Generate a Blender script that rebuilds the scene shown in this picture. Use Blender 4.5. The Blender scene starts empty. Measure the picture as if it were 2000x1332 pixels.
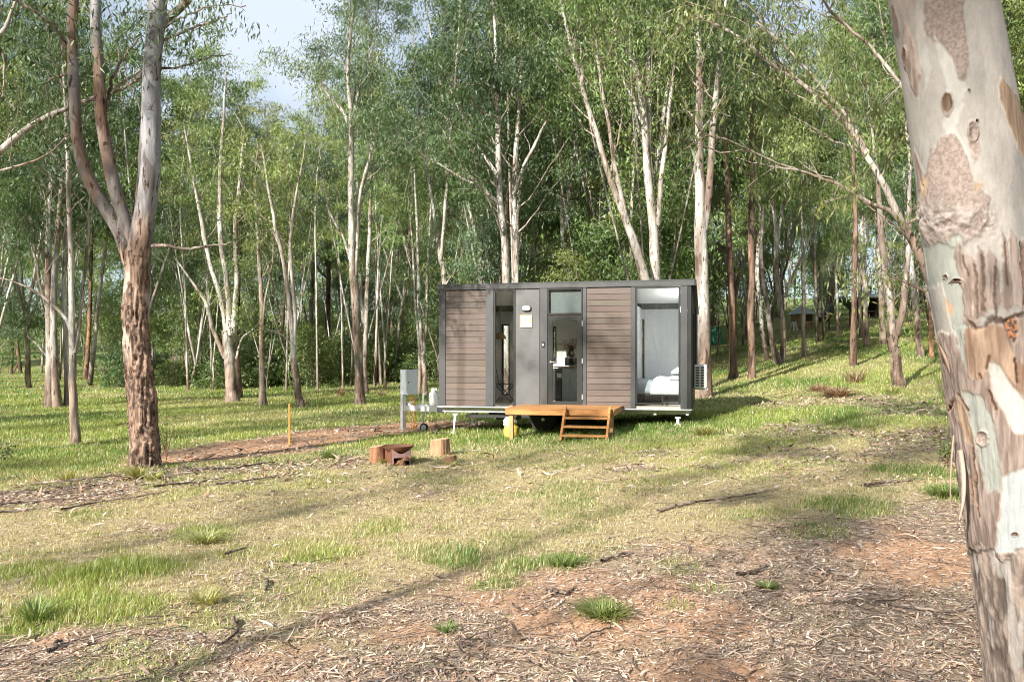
import bpy, math, random
import numpy as np
from mathutils import Matrix, Vector
R = math.radians
# ---------------------------------------------------------------- camera, sky, sun
F = 1650.0; CZ = 1.72; HY = 700.0
SUN_AZ = R(35.5); SUN_EL = R(29)          # light travels towards +x+y, azimuth from the view axis
sc = bpy.context.scene
C = sc.collection
cam = bpy.data.objects.new("camera", bpy.data.cameras.new("camera"))
C.objects.link(cam)
cam.location = (0, 0, CZ); cam.rotation_euler = (R(90), 0, 0)
cam.data.sensor_width = 36; cam.data.lens = F / 2000 * 36
cam.data.shift_y = (HY - 666) / 2000; cam.data.clip_end = 3000; cam.data.clip_start = .05
sc.camera = cam
w = bpy.data.worlds.new("World"); sc.world = w; w.use_nodes = True
nt = w.node_tree; nt.nodes.clear()
sky = nt.nodes.new('ShaderNodeTexSky'); sky.sky_type = 'NISHITA'; sky.sun_disc = False
sky.sun_elevation = SUN_EL; sky.sun_rotation = math.atan2(-math.sin(SUN_AZ), -math.cos(SUN_AZ)); sky.air_density = 1.0; sky.dust_density = 1.5
bg = nt.nodes.new('ShaderNodeBackground'); bg.inputs[1].default_value = 0.078
tc = nt.nodes.new('ShaderNodeTexCoord'); nz = nt.nodes.new('ShaderNodeTexNoise')
nz.inputs['Scale'].default_value = 2.2; nz.inputs['Detail'].default_value = 6
mr = nt.nodes.new('ShaderNodeMapRange'); mr.inputs[1].default_value = .38; mr.inputs[2].default_value = .60
mx = nt.nodes.new('ShaderNodeMixRGB'); mx.inputs[2].default_value = (4.9, 5.5, 6.3, 1)
nt.links.new(tc.outputs['Generated'], nz.inputs['Vector']); nt.links.new(nz.outputs['Fac'], mr.inputs[0])
nt.links.new(mr.outputs[0], mx.inputs[0]); nt.links.new(sky.outputs[0], mx.inputs[1])
nt.links.new(mx.outputs[0], bg.inputs[0])
wo = nt.nodes.new('ShaderNodeOutputWorld'); nt.links.new(bg.outputs[0], wo.inputs[0])
sun = bpy.data.objects.new("sun", bpy.data.lights.new("sun", 'SUN')); C.objects.link(sun)
sun.data.energy = 5.0; sun.data.angle = R(0.55); sun.data.color = (1, .94, .84)
ldir = Vector((math.sin(SUN_AZ) * math.cos(SUN_EL), math.cos(SUN_AZ) * math.cos(SUN_EL), -math.sin(SUN_EL)))
sun.rotation_euler = ldir.to_track_quat('-Z', 'Y').to_euler()
sc.view_settings.view_transform = 'Standard'; sc.view_settings.look = 'None'
sc.view_settings.exposure = 1.1; sc.view_settings.gamma = 1
sc.render.engine = 'CYCLES'
sc.cycles.max_bounces = 7; sc.cycles.diffuse_bounces = 3; sc.cycles.transmission_bounces = 5; sc.cycles.transparent_max_bounces = 12
sc.cycles.filter_width = 1.05; sc.cycles.use_adaptive_sampling = True; sc.cycles.adaptive_threshold = 0.02
sc.cycles.use_denoising = True; sc.cycles.denoiser = 'OPENIMAGEDENOISE'; sc.cycles.denoising_input_passes = 'RGB_ALBEDO_NORMAL'

# ---------------------------------------------------------------- numpy helpers
rng = np.random.default_rng(7)
def _h(ix, iy, iz, s):
    n = (ix.astype(np.int64) * 374761393 + iy.astype(np.int64) * 668265263 + iz.astype(np.int64) * 2147483647 + s * 1274126177) & 0xffffffff
    n = ((n ^ (n >> 13)) * 1274126177) & 0xffffffff
    n = ((n ^ (n >> 16)) * 2246822519) & 0xffffffff
    return ((n ^ (n >> 15)) & 0xffffff) / float(0xffffff)
def vn(p, s=0):
    p = np.asarray(p, float); i = np.floor(p).astype(np.int64); f = p - i; f = f * f * (3 - 2 * f)
    x, y, z = i[:, 0], i[:, 1], i[:, 2]; a, b, c = f[:, 0], f[:, 1], f[:, 2]
    r = 0
    for dx in (0, 1):
        for dy in (0, 1):
            for dz in (0, 1):
                r = r + _h(x + dx, y + dy, z + dz, s) * (a if dx else 1 - a) * (b if dy else 1 - b) * (c if dz else 1 - c)
    return r
def fbm(p, o=4, s=0):
    p = np.asarray(p, float); r = 0; a = .5; t = 0
    for k in range(o):
        r = r + a * vn(p * 2 ** k + 17.3 * k, s + k); t += a; a *= .5
    return r / t
def n2(X, Y, sc_, o=4, s=0):
    X = np.asarray(X, float); Y = np.asarray(Y, float)
    sh = X.shape
    return fbm(np.stack([X.ravel() * sc_, Y.ravel() * sc_, np.zeros(X.size) + s * 3.7], 1), o, s).reshape(sh)
def ss(a, b, x):
    t = np.clip((x - a) / (b - a), 0, 1); return t * t * (3 - 2 * t)
def lerp(a, b, t):
    t = np.asarray(t)[..., None]; return np.asarray(a) * (1 - t) + np.asarray(b) * t
def nrm(v):
    return v / np.maximum(np.linalg.norm(v, axis=-1, keepdims=True), 1e-9)

def zt(X, Y):
    """height of the ground"""
    X = np.asarray(X, float); Y = np.asarray(Y, float)
    Xp = 20 * np.tanh(2.5 * np.log1p(np.exp(np.clip((X - 2) / 2.5, -30, 30))) / 20)
    z = np.where(X > 0, np.tanh(X / 20), -.5 * np.tanh(-X / 20))
    z = z * ss(-30, 6, Y) - .075 * np.exp(-((X + .5) ** 2 / 30 + (Y - 19) ** 2 / 40))
    z = z + .0042 * Xp * np.minimum(np.maximum(Y - 14, 0), 75)
    z = z + .006 * np.maximum(Y - 30, 0) + .07 * np.maximum(Y - 110, 0)
    sm = ss(16.5, 13, Y) + ss(24, 30, Y) + ss(-3.6, -6, X) + ss(5.2, 8, X)
    z = z + (n2(X, Y, .35, 3, 5) - .5) * .16 * np.clip(sm, .12, 1) + (n2(X, Y, .06, 2, 9) - .5) * .5 * ss(24, 60, Y)
    return z
def z1(x, y): return float(zt(np.array([x]), np.array([y]))[0])
def W(x, y, Y):
    """a point at depth Y seen at pixel (x, y) of the 2000 px wide frame"""
    return np.array([(x - 1000) / F * Y, Y, CZ - (y - HY) / F * Y])
_ys = np.geomspace(3.2, 220, 1600)
def ground(x, y):
    """where the ray of a pixel meets the ground"""
    X = (x - 1000) / F * _ys; Zr = CZ - (y - HY) / F * _ys
    d = Zr - zt(X, _ys); k = np.nonzero(d < 0)[0]
    k = k[0] if len(k) else len(_ys) - 1
    Y = _ys[k]; return np.array([(x - 1000) / F * Y, Y, z1((x - 1000) / F * Y, Y)])

# ---------------------------------------------------------------- objects
def mesh(name, V, Fs, mat, parent=None, attrs=None, smooth=True, fmats=None):
    """Fs: one (n,3|4) int array, or a list of such arrays"""
    V = np.asarray(V, np.float32).reshape(-1, 3)
    if isinstance(Fs, np.ndarray): Fs = [Fs]
    Fs = [f for f in Fs if len(f)]
    me = bpy.data.meshes.new(name)
    me.vertices.add(len(V)); me.vertices.foreach_set('co', V.ravel())
    loops = np.concatenate([f.ravel() for f in Fs]).astype(np.int32)
    tot = np.concatenate([np.full(len(f), f.shape[1]) for f in Fs]).astype(np.int32)
    st = np.concatenate([[0], np.cumsum(tot)[:-1]]).astype(np.int32)
    me.loops.add(len(loops)); me.loops.foreach_set('vertex_index', loops)
    me.polygons.add(len(tot)); me.polygons.foreach_set('loop_start', st); me.polygons.foreach_set('loop_total', tot)
    me.polygons.foreach_set('use_smooth', np.full(len(tot), bool(smooth)))
    me.update(calc_edges=True)
    for k, a in (attrs or {}).items():
        a = np.asarray(a, np.float32)
        if a.ndim == 2:
            at = me.attributes.new(k, 'FLOAT_COLOR', 'POINT')
            at.data.foreach_set('color', np.concatenate([a, np.ones((len(a), 1), np.float32)], 1).ravel())
        else:
            at = me.attributes.new(k, 'FLOAT', 'POINT'); at.data.foreach_set('value', a)
    me.materials.append(mat)
    o = bpy.data.objects.new(name, me); C.objects.link(o)
    if parent: o.parent = parent
    return o
def tag(o, label=None, cat=None, group=None, kind=None):
    if label: o['label'] = label
    if cat: o['category'] = cat
    if group: o['group'] = group
    if kind: o['kind'] = kind
    return o
def thing(name, label, cat, loc=(0, 0, 0), rz=0, group=None):
    o = bpy.data.objects.new(name, None); C.objects.link(o); o.location = tuple(float(v) for v in loc); o.rotation_euler = (0, 0, rz)
    o.empty_display_size = .2
    return tag(o, label, cat, group)
def copy_tree(o, loc, rz=0, scale=1, label=None, group=None):
    r = o.copy(); C.objects.link(r); r.location = tuple(float(v) for v in loc); r.rotation_euler = (0, 0, rz)
    r.scale = (scale,) * 3 if not hasattr(scale, '__len__') else tuple(float(v) for v in scale)
    if label: r['label'] = label
    if group: r['group'] = group
    for ch in list(o.children):
        c = ch.copy(); C.objects.link(c); c.parent = r
    return r

class MB:
    def __init__(s): s.V = []; s.F = []; s.n = 0
    def add(s, V, Fs):
        V = np.asarray(V, float).reshape(-1, 3); s.V.append(V)
        for f in Fs: s.F.append([i + s.n for i in f])
        s.n += len(V); return s
    def box(s, x0, x1, y0, y1, z0, z1, b=0):
        if b <= 0:
            V = [(x, y, z) for z in (z0, z1) for y in (y0, y1) for x in (x0, x1)]
            return s.add(V, [(0, 2, 3, 1), (4, 5, 7, 6), (0, 1, 5, 4), (2, 6, 7, 3), (0, 4, 6, 2), (1, 3, 7, 5)])
        # chamfered box
        xs, ys, zs = (x0, x1), (y0, y1), (z0, z1); V = []; idx = {}
        for i in (0, 1):
            for j in (0, 1):
                for k in (0, 1):
                    sx, sy, sz = (1 - 2 * i) * b, (1 - 2 * j) * b, (1 - 2 * k) * b
                    for a in range(3):
                        p = [xs[i] + sx, ys[j] + sy, zs[k] + sz]; p[a] = (xs[i], ys[j], zs[k])[a]
                        idx[i, j, k, a] = len(V); V.append(p)
        Fc = []
        for a in range(3):
            o = [q for q in range(3) if q != a]
            for sd in (0, 1):
                q = []
                for (u, v) in ((0, 0), (1, 0), (1, 1), (0, 1)):
                    c = [0, 0, 0]; c[a] = sd; c[o[0]] = u; c[o[1]] = v; q.append(idx[(*c, a)])
                Fc.append(q)
            # edges along axis a
            for u in (0, 1):
                for v in (0, 1):
                    c0 = [0, 0, 0]; c0[o[0]] = u; c0[o[1]] = v; c1 = list(c0); c1[a] = 1
                    Fc.append([idx[(*c0, o[0])], idx[(*c1, o[0])], idx[(*c1, o[1])], idx[(*c0, o[1])]])
        for i in (0, 1):
            for j in (0, 1):
                for k in (0, 1): Fc.append([idx[i, j, k, 0], idx[i, j, k, 1], idx[i, j, k, 2]])
        return s.add(V, Fc)
    def obox(s, p0, p1, w_, h_, up=(0, 0, 1)):
        """a bar from p0 to p1, w_ wide and h_ high"""
        p0 = np.array(p0, float); p1 = np.array(p1, float); t = nrm(p1 - p0); up = np.array(up, float)
        sd = nrm(np.cross(t, up)); u = np.cross(sd, t)
        V = [p + a * sd * w_ / 2 + b_ * u * h_ / 2 for p in (p0, p1) for b_ in (-1, 1) for a in (-1, 1)]
        return s.add(V, [(0, 2, 3, 1), (4, 5, 7, 6), (0, 1, 5, 4), (2, 6, 7, 3), (0, 4, 6, 2), (1, 3, 7, 5)])
    def tube(s, pts, r, n=12, cap=True):
        pts = np.array(pts, float); r = np.broadcast_to(np.asarray(r, float), (len(pts),))
        t = nrm(np.gradient(pts, axis=0)); m = np.abs(t.mean(0)); ref = np.eye(3)[int(np.argmin(m))]
        a = nrm(np.cross(t, ref)); b = np.cross(t, a); an = np.arange(n) / n * 2 * np.pi
        V = pts[:, None] + r[:, None, None] * (np.cos(an)[None, :, None] * a[:, None] + np.sin(an)[None, :, None] * b[:, None])
        Fc = [(i * n + j, i * n + (j + 1) % n, (i + 1) * n + (j + 1) % n, (i + 1) * n + j) for i in range(len(pts) - 1) for j in range(n)]
        if cap: Fc += [tuple(range(n))[::-1], tuple((len(pts) - 1) * n + j for j in range(n))]
        return s.add(V.reshape(-1, 3), Fc)
    def lathe(s, prof, c=(0, 0, 0), n=20, axis='z'):
        V = []
        for r_, z in prof:
            for j in range(n):
                a = 2 * math.pi * j / n; p = (r_ * math.cos(a), r_ * math.sin(a), z)
                if axis == 'y': p = (p[0], p[2], p[1])
                if axis == 'x': p = (p[2], p[0], p[1])
                V.append((p[0] + c[0], p[1] + c[1], p[2] + c[2]))
        m = len(prof)
        Fc = [(i * n + j, i * n + (j + 1) % n, (i + 1) * n + (j + 1) % n, (i + 1) * n + j) for i in range(m - 1) for j in range(n)]
        Fc += [tuple(range(n))[::-1], tuple((m - 1) * n + j for j in range(n))]
        return s.add(V, Fc)
    def build(s, name, mat, parent=None, smooth=False, **kw):
        V = np.concatenate(s.V); me = bpy.data.meshes.new(name); me.from_pydata([tuple(v) for v in V], [], s.F); me.update()
        if smooth:
            me.polygons.foreach_set('use_smooth', [True] * len(me.polygons))
            try: me.set_sharp_from_angle(angle=R(40))
            except Exception: pass
        me.materials.append(mat); o = bpy.data.objects.new(name, me); C.objects.link(o)
        if parent: o.parent = parent
        return tag(o, **kw) if kw else o

# ---------------------------------------------------------------- materials
def newmat(name):
    m = bpy.data.materials.new(name); m.use_nodes = True; t = m.node_tree; t.nodes.clear()
    o = t.nodes.new('ShaderNodeOutputMaterial'); return m, t, o
def nd(t, typ, **kw):
    n = t.nodes.new(typ)
    for k, v in kw.items():
        if k in n.inputs: n.inputs[k].default_value = v
        else: setattr(n, k, v)
    return n
def surf(name, col, rough=.6, metal=0, var=.12, scale=8, stretch=(1, 1, 1), bump=.15, bdist=.01, spec=.5, dark=None, attr=None):
    """a paint, wood, bark or soil surface: base colour broken up by noise, with bump"""
    m, t, o = newmat(name); L = t.links.new
    p = nd(t, 'ShaderNodeBsdfPrincipled', Roughness=rough, Metallic=metal); p.inputs['Specular IOR Level'].default_value = spec
    tc = nd(t, 'ShaderNodeTexCoord'); mp = nd(t, 'ShaderNodeMapping'); mp.inputs['Scale'].default_value = stretch
    L(tc.outputs['Object'], mp.inputs[0])
    n1 = nd(t, 'ShaderNodeTexNoise', Scale=scale, Detail=6.0, Roughness=.65); L(mp.outputs[0], n1.inputs['Vector'])
    mr_ = nd(t, 'ShaderNodeMapRange'); mr_.inputs[1].default_value = .3; mr_.inputs[2].default_value = .7
    mr_.inputs[3].default_value = 1 - var; mr_.inputs[4].default_value = 1 + var; L(n1.outputs['Fac'], mr_.inputs[0])
    mul = nd(t, 'ShaderNodeVectorMath', operation='MULTIPLY')
    if attr:
        a = nd(t, 'ShaderNodeAttribute', attribute_name=attr); L(a.outputs['Color'], mul.inputs[0])
    elif dark is not None:
        mxx = nd(t, 'ShaderNodeMixRGB'); mxx.inputs[1].default_value = (*col, 1); mxx.inputs[2].default_value = (*dark, 1)
        n3 = nd(t, 'ShaderNodeTexNoise', Scale=scale * .3, Detail=5.0); L(mp.outputs[0], n3.inputs['Vector'])
        m3 = nd(t, 'ShaderNodeMapRange'); m3.inputs[1].default_value = .42; m3.inputs[2].default_value = .6; L(n3.outputs['Fac'], m3.inputs[0])
        L(m3.outputs[0], mxx.inputs[0]); L(mxx.outputs[0], mul.inputs[0])
    else: mul.inputs[0].default_value = col
    L(mr_.outputs[0], mul.inputs[1]); L(mul.outputs[0], p.inputs['Base Color'])
    if bump:
        n4 = nd(t, 'ShaderNodeTexNoise', Scale=scale * 2.2, Detail=8.0, Roughness=.7); L(mp.outputs[0], n4.inputs['Vector'])
        b = nd(t, 'ShaderNodeBump', Strength=bump, Distance=bdist); L(n4.outputs['Fac'], b.inputs['Height']); L(b.outputs[0], p.inputs['Normal'])
    L(p.outputs[0], o.inputs[0]); return m
def patchy(m, scale=(3.2, 3.2, .8), lo=.55, dark=(.58, .53, .49), lo2=.56, light=(1.35, 1.38, 1.4)):
    t = m.node_tree; L = t.links.new; mul = [n for n in t.nodes if n.type == 'VECT_MATH'][0]; p = [n for n in t.nodes if n.type == 'BSDF_PRINCIPLED'][0]
    tc = nd(t, 'ShaderNodeTexCoord'); oi = nd(t, 'ShaderNodeObjectInfo'); ad = nd(t, 'ShaderNodeVectorMath', operation='ADD'); L(tc.outputs['Object'], ad.inputs[0]); sc_ = nd(t, 'ShaderNodeVectorMath', operation='SCALE'); sc_.inputs[0].default_value = (37, 21, 11); L(oi.outputs['Random'], sc_.inputs['Scale']); L(sc_.outputs[0], ad.inputs[1])
    mp = nd(t, 'ShaderNodeMapping'); mp.inputs['Scale'].default_value = scale; L(ad.outputs[0], mp.inputs[0]); prev = mul.outputs[0]
    for k, (lo_, colr, s_) in enumerate(((lo, dark, 1.), (lo2, light, 1.7), (.60, (.3, .22, .17), 4.5))):
        n = nd(t, 'ShaderNodeTexNoise', Scale=s_, Detail=5.0, Roughness=.6); o2 = nd(t, 'ShaderNodeVectorMath', operation='ADD'); o2.inputs[1].default_value = (k * 7.7,) * 3; L(mp.outputs[0], o2.inputs[0]); L(o2.outputs[0], n.inputs['Vector'])
        mr_ = nd(t, 'ShaderNodeMapRange'); mr_.inputs[1].default_value = lo_; mr_.inputs[2].default_value = lo_ + .025; L(n.outputs['Fac'], mr_.inputs[0])
        mxx = nd(t, 'ShaderNodeMixRGB'); mxx.inputs[1].default_value = (1, 1, 1, 1); mxx.inputs[2].default_value = (*colr, 1); L(mr_.outputs[0], mxx.inputs[0])
        m2 = nd(t, 'ShaderNodeVectorMath', operation='MULTIPLY'); L(prev, m2.inputs[0]); L(mxx.outputs[0], m2.inputs[1]); prev = m2.outputs[0]
    L(prev, p.inputs['Base Color'])
def leafmat(name, tr=.3, gloss=.04, rand=.18, rough=.5):
    m, t, o = newmat(name); L = t.links.new
    a = nd(t, 'ShaderNodeAttribute', attribute_name='col'); oi = nd(t, 'ShaderNodeObjectInfo')
    mr_ = nd(t, 'ShaderNodeMapRange'); mr_.inputs[3].default_value = 1 - rand; mr_.inputs[4].default_value = 1 + rand; L(oi.outputs['Random'], mr_.inputs[0])
    mul = nd(t, 'ShaderNodeVectorMath', operation='MULTIPLY'); L(a.outputs['Color'], mul.inputs[0]); L(mr_.outputs[0], mul.inputs[1])
    hs = nd(t, 'ShaderNodeHueSaturation'); L(mul.outputs[0], hs.inputs['Color'])
    mr2 = nd(t, 'ShaderNodeMapRange'); mr2.inputs[3].default_value = .485; mr2.inputs[4].default_value = .52; L(oi.outputs['Random'], mr2.inputs[0]); L(mr2.outputs[0], hs.inputs['Hue'])
    d = nd(t, 'ShaderNodeBsdfDiffuse'); L(hs.outputs[0], d.inputs[0])
    tr2 = nd(t, 'ShaderNodeBsdfTranslucent'); sc2 = nd(t, 'ShaderNodeVectorMath', operation='MULTIPLY'); sc2.inputs[1].default_value = (1.5, 1.35, .7)
    L(hs.outputs[0], sc2.inputs[0]); L(sc2.outputs[0], tr2.inputs[0])
    m1 = nd(t, 'ShaderNodeMixShader', Fac=tr); L(d.outputs[0], m1.inputs[1]); L(tr2.outputs[0], m1.inputs[2])
    g = nd(t, 'ShaderNodeBsdfGlossy', Roughness=rough); g.inputs[0].default_value = (.8, .85, .8, 1)
    m2 = nd(t, 'ShaderNodeMixShader', Fac=gloss); L(m1.outputs[0], m2.inputs[1]); L(g.outputs[0], m2.inputs[2])
    L(m2.outputs[0], o.inputs[0]); return m
def glassmat():
    m, t, o = newmat("window_glass"); L = t.links.new
    tr = nd(t, 'ShaderNodeBsdfTransparent'); tr.inputs[0].default_value = (.93, .955, .95, 1)
    g = nd(t, 'ShaderNodeBsdfGlossy', Roughness=.01); fr = nd(t, 'ShaderNodeFresnel', IOR=1.5)
    ad = nd(t, 'ShaderNodeMath', operation='ADD'); L(fr.outputs[0], ad.inputs[0]); ad.inputs[1].default_value = .0
    mxs = nd(t, 'ShaderNodeMixShader'); hf = nd(t, 'ShaderNodeMath', operation='MULTIPLY'); hf.inputs[1].default_value = .6; L(ad.outputs[0], hf.inputs[0]); L(hf.outputs[0], mxs.inputs[0]); L(tr.outputs[0], mxs.inputs[1]); L(g.outputs[0], mxs.inputs[2])
    L(mxs.outputs[0], o.inputs[0]); return m
M = dict(
    bark=surf("tree_bark", None, .85, var=.33, scale=5, stretch=(1.6, 1.6, .35), bump=.6, bdist=.03, attr='col', spec=.2),
    herobark=surf("near_gum_bark", None, .8, var=.13, scale=26, stretch=(1.5, 1.5, .5), bump=.4, bdist=.006, attr='col', spec=.2),
    leaf=leafmat("gum_leaf"), grass=leafmat("grass_blade", .35, .06, 0, .5), litter=leafmat("dry_leaf_litter", .1, .03, 0, .6),
    glass=glassmat(),
    frame=surf("charcoal_frame_paint", (.070, .072, .076), .38, .15, .12, 3, bump=.03, spec=.5),
    frame2=surf("black_door_paint", (.022, .024, .024), .35, 0, .1, 3, bump=.02),
    panel=surf("grey_panel_paint", (.115, .117, .122), .42, .1, .16, 1.6, bump=.03),
    clad=surf("composite_wood_cladding", None, .7, 0, .22, 5, (.6, 1, 14), .25, .004, attr="plank"),
    roof=surf("dark_roof_metal", (.06, .062, .065), .4, .3, .1, 3, bump=.03),
    wall_in=surf("pale_interior_lining", (.86, .87, .87), .6, 0, .03, 2, bump=.02),
    wall_grey=surf("blue_grey_interior_lining", (.76, .79, .83), .6, 0, .05, 3, (6, 6, .5), bump=.05),
    blind=surf('grey_roller_blind', (.15, .165, .17), .8, 0, .05, 5, bump=.02), wall_end=surf('darkened_end_lining', (.60, .63, .67), .7, 0, .05, 3, bump=.02),  # end lining darker than the other walls, to mute the sun patch on it
    floor_in=surf("interior_floorboards", (.50, .42, .33), .5, 0, .15, 5, (.5, 8, 1)),
    galv=surf("galvanised_steel", (.52, .54, .55), .45, .35, .15, 9, bump=.08),
    whitepaint=surf("white_paint", (.78, .79, .79), .4, 0, .06, 6, bump=.03),
    black=surf("black_plastic", (.018, .018, .02), .5, 0, .1, 8, bump=.05),
    rubber=surf("tyre_rubber", (.022, .022, .022), .85, 0, .2, 14, bump=.2),
    timber=surf("treated_pine_timber", (.47, .235, .08), .75, 0, .22, 5, (1, 8, 8), .2, .003, dark=(.34, .155, .05)),
    timber_v=surf("treated_pine_post", (.5, .3, .12), .7, 0, .22, 5, (8, 8, 1), .2, .003, dark=(.4, .22, .09)),
    stump=surf("stump_bark", (.33, .17, .09), .9, 0, .35, 10, (2.2, 2.2, .3), 1.0, .02, dark=(.18, .085, .045)),
    stump2=surf("weathered_stump_bark", (.42, .26, .15), .9, 0, .3, 9, (2.2, 2.2, .4), 1.0, .02, dark=(.26, .15, .09)),
    cut=surf("sawn_end_grain", (.50, .33, .19), .85, 0, .25, 14, (1, 1, 1), .3, .003),
    rust=surf("rusted_steel", (.20, .085, .045), .85, .1, .35, 7, (1, 1, 1), .3, .004, dark=(.10, .05, .035)),
    rust2=surf("pinkish_steel", (.32, .20, .19), .8, .1, .2, 7, bump=.15),  # lighter and pinker than the side plates
    box=surf("grey_cabinet_paint", (.50, .56, .58), .5, .1, .06, 5, bump=.04),
    orange=surf("orange_stake_paint", (.62, .26, .06), .6, 0, .12, 20, bump=.1),
    cable=surf("orange_cable", (.75, .28, .05), .6, 0, .1, 20, bump=0),
    bagw=surf("white_plastic_bag", (.72, .66, .66), .45, 0, .1, 25, bump=.8, bdist=.02),
    bagy=surf("yellow_plastic_bag", (.62, .46, .09), .45, 0, .12, 25, bump=.8, bdist=.02),
    linen=surf("white_bed_linen", (.82, .83, .86), .9, 0, .05, 6, bump=.7, bdist=.04),
    greyfab=surf("grey_blanket", (.42, .45, .50), .9, 0, .1, 10, bump=.3),
    cab=surf("sage_cabinet_paint", (.38, .46, .46), .5, 0, .05, 4, bump=.02),
    brownw=surf("brown_benchtop", (.30, .16, .09), .4, 0, .2, 6, (1, 8, 8)),
    cane=surf("woven_cane", (.50, .28, .12), .8, 0, .3, 40, (1, 1, 3), .8, .01),
    steel=surf("brushed_steel", (.5, .5, .5), .25, .9, .1, 10, bump=.03),
    tarp=surf("dark_green_tarpaulin", (.05, .12, .11), .6, 0, .25, 3, bump=.4, bdist=.05, dark=(.16, .22, .22)),
    tank=surf("green_tank_plastic", (.06, .35, .24), .5, 0, .12, 4, bump=.1),
    roofpale=surf("pale_tin_roof", (.46, .52, .56), .45, .3, .15, 5, (8, 1, 1)),
    shed=surf("dark_shed_boards", (.10, .07, .055), .8, 0, .25, 5, (8, 8, 1)),
    hutw=surf("hut_timber", (.42, .28, .18), .8, 0, .25, 5, (8, 8, 1)),
)
patchy(M['bark'])
M['lampglow'], _t, _o = newmat('lit_lamp_shade'); _e = nd(_t, 'ShaderNodeEmission', Strength=1.2); _e.inputs[0].default_value = (1, .97, .92, 1); _t.links.new(_e.outputs[0], _o.inputs[0])
# face of the small sign frame: a green and white reflection painted as blotchy colour
M['print'] = surf("painted_sign_reflection", (.36, .40, .26), .4, 0, .25, 30, bump=0, dark=(.72, .73, .66))

# ---------------------------------------------------------------- ground
DIRT = np.array((.50, .29, .175)); LITB = np.array((.33, .255, .195)); STRAW = np.array((.50, .41, .24)); GREEN = np.array((.17, .29, .045)); DGREEN = np.array((.10, .19, .035))
def seg_d(X, Y, pts):
    d = np.full(np.shape(X), 1e9)
    for (a, b) in zip(pts[:-1], pts[1:]):
        ax, ay = a; bx, by = b; L2 = (bx - ax) ** 2 + (by - ay) ** 2
        t = np.clip(((X - ax) * (bx - ax) + (Y - ay) * (by - ay)) / L2, 0, 1)
        d = np.minimum(d, np.hypot(X - ax - t * (bx - ax), Y - ay - t * (by - ay)))
    return d
_g = lambda x, y: tuple(ground(x, y)[:2])
BLOBS = [(215, 1118, .50, 1.0), (300, 1110, .32, 1.0), (110, 1200, .42, .9), (250, 1190, .3, .8), (30, 1120, .3, .7), (60, 1215, .3, .7), (210, 1290, .35, .5), (330, 1300, .3, .5),
         (1175, 1190, .14, .7), (1010, 1105, .25, .8), (1100, 1095, .25, .9), (900, 1088, .28, .8), (980, 1140, .2, .7), (620, 1085, .35, .7), (390, 1040, .35, .7),
         (740, 1030, .35, .5), (1440, 880, .6, .6), (1660, 990, .5, .7), (1855, 960, .35, 1.0), (1780, 920, .5, .8), (1500, 865, .7, .6), (1880, 930, .4, .8), (1330, 1110, .2, .4), (1380, 1150, .15, .5),
         (1320, 1180, .15, .5), (1290, 870, .8, .7), (1600, 1040, .3, .6), (850, 1075, .3, .4), (560, 1100, .3, .4), (1100, 835, 1.3, 1.0), (1400, 820, 1.6, 1.0), (960, 860, .8, .9), (1230, 840, 1.2, 1.0), (880, 840, .7, .7), (640, 885, .35, .8)]
BL = [(*_g(a, b), r, s) for a, b, r, s in BLOBS]
STRIP = [_g(-120, 985), _g(130, 965), _g(330, 925), _g(620, 905)]
PATH = [_g(360, 893), _g(470, 880), _g(600, 856), _g(700, 842), _g(830, 832)]
def masks(X, Y):
    n_a = n2(X, Y, .55, 4, 1); n_b = n2(X, Y, 1.6, 3, 2); n_c = n2(X, Y, .22, 3, 3); n_d = n2(X, Y, 4., 2, 4)
    front = ss(.9, -.9, Y - (7.5 + .62 * X) + (n_a - .5) * 5.5 + (n_b - .5) * 1.5)
    front = .93 * front * ss(-5.5, -1.6, X + (5.3 - Y) * 2.2 + (n_b - .5) * 3)
    corner = ss(5.6, 5.0, Y + .2 * X + (n_a - .5) * 2.5)
    front = np.maximum(front, corner)
    right = ss(2.5, 6.5, X) * ss(8, 12, Y) * ss(34, 20, Y) * ss(.46, .60, n_a + (n_b - .5) * .4)
    strip = ss(1.3, .5, seg_d(X, Y, STRIP) + (n_b - .5) * 1.0 + (n_a - .5) * .8)
    path = ss(1.7, .9, seg_d(X, Y, PATH) + (n_a - .5) * 1.4 + (n_b - .5) * .8)
    lit = np.clip(np.maximum(np.maximum(front, right), strip), 0, 1)
    patchy = ss(.60, .70, n_a) * ss(30, 16, Y) * .7
    lit = np.maximum(lit, patchy)
    lit = np.maximum(lit, path * .8); dirt = np.maximum(path * ss(.34, .50, n_b + .14), front * ss(.56, .66, n2(X, Y, .9, 3, 8) + .03 * ss(7, 5, Y)) * .9)
    gr = ss(13, 19, Y + np.where(X < -3, 2.5, 0)) * (.50 + .5 * ss(.38, .60, n_c * .6 + n_b * .4)) * (1 - .35 * right)
    gr = np.maximum(gr, .36 * ss(.49, .62, n_b * .6 + n_a * .4) * (1 - .8 * front))
    for bx, by, r, s in BL:
        d = np.hypot(X - bx, (Y - by) * .8) / r + (n_d - .5) * .7 + (n_b - .5) * .6
        gr = np.maximum(gr, s * ss(1.25, .6, d))
    gr = gr * (1 - .95 * path); lit = lit * (1 - .7 * gr); dirt = dirt * (1 - gr); gr = gr * (1 - .95 * path)
    return gr, lit, dirt, n_a, n_b
def gcol(X, Y):
    gr, lit, dirt, a, b = masks(X, Y)
    c = lerp(STRAW * .72, STRAW * .95, b)
    c = lerp(c, LITB, lit)
    c = lerp(c, lerp(DGREEN * .75, GREEN * .8, a), gr * .85)
    c = lerp(c, DIRT, dirt * .9)
    f = n2(X, Y, 14., 2, 31); c = c * (.8 + .4 * f[..., None])
    return c, gr, lit, dirt
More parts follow.
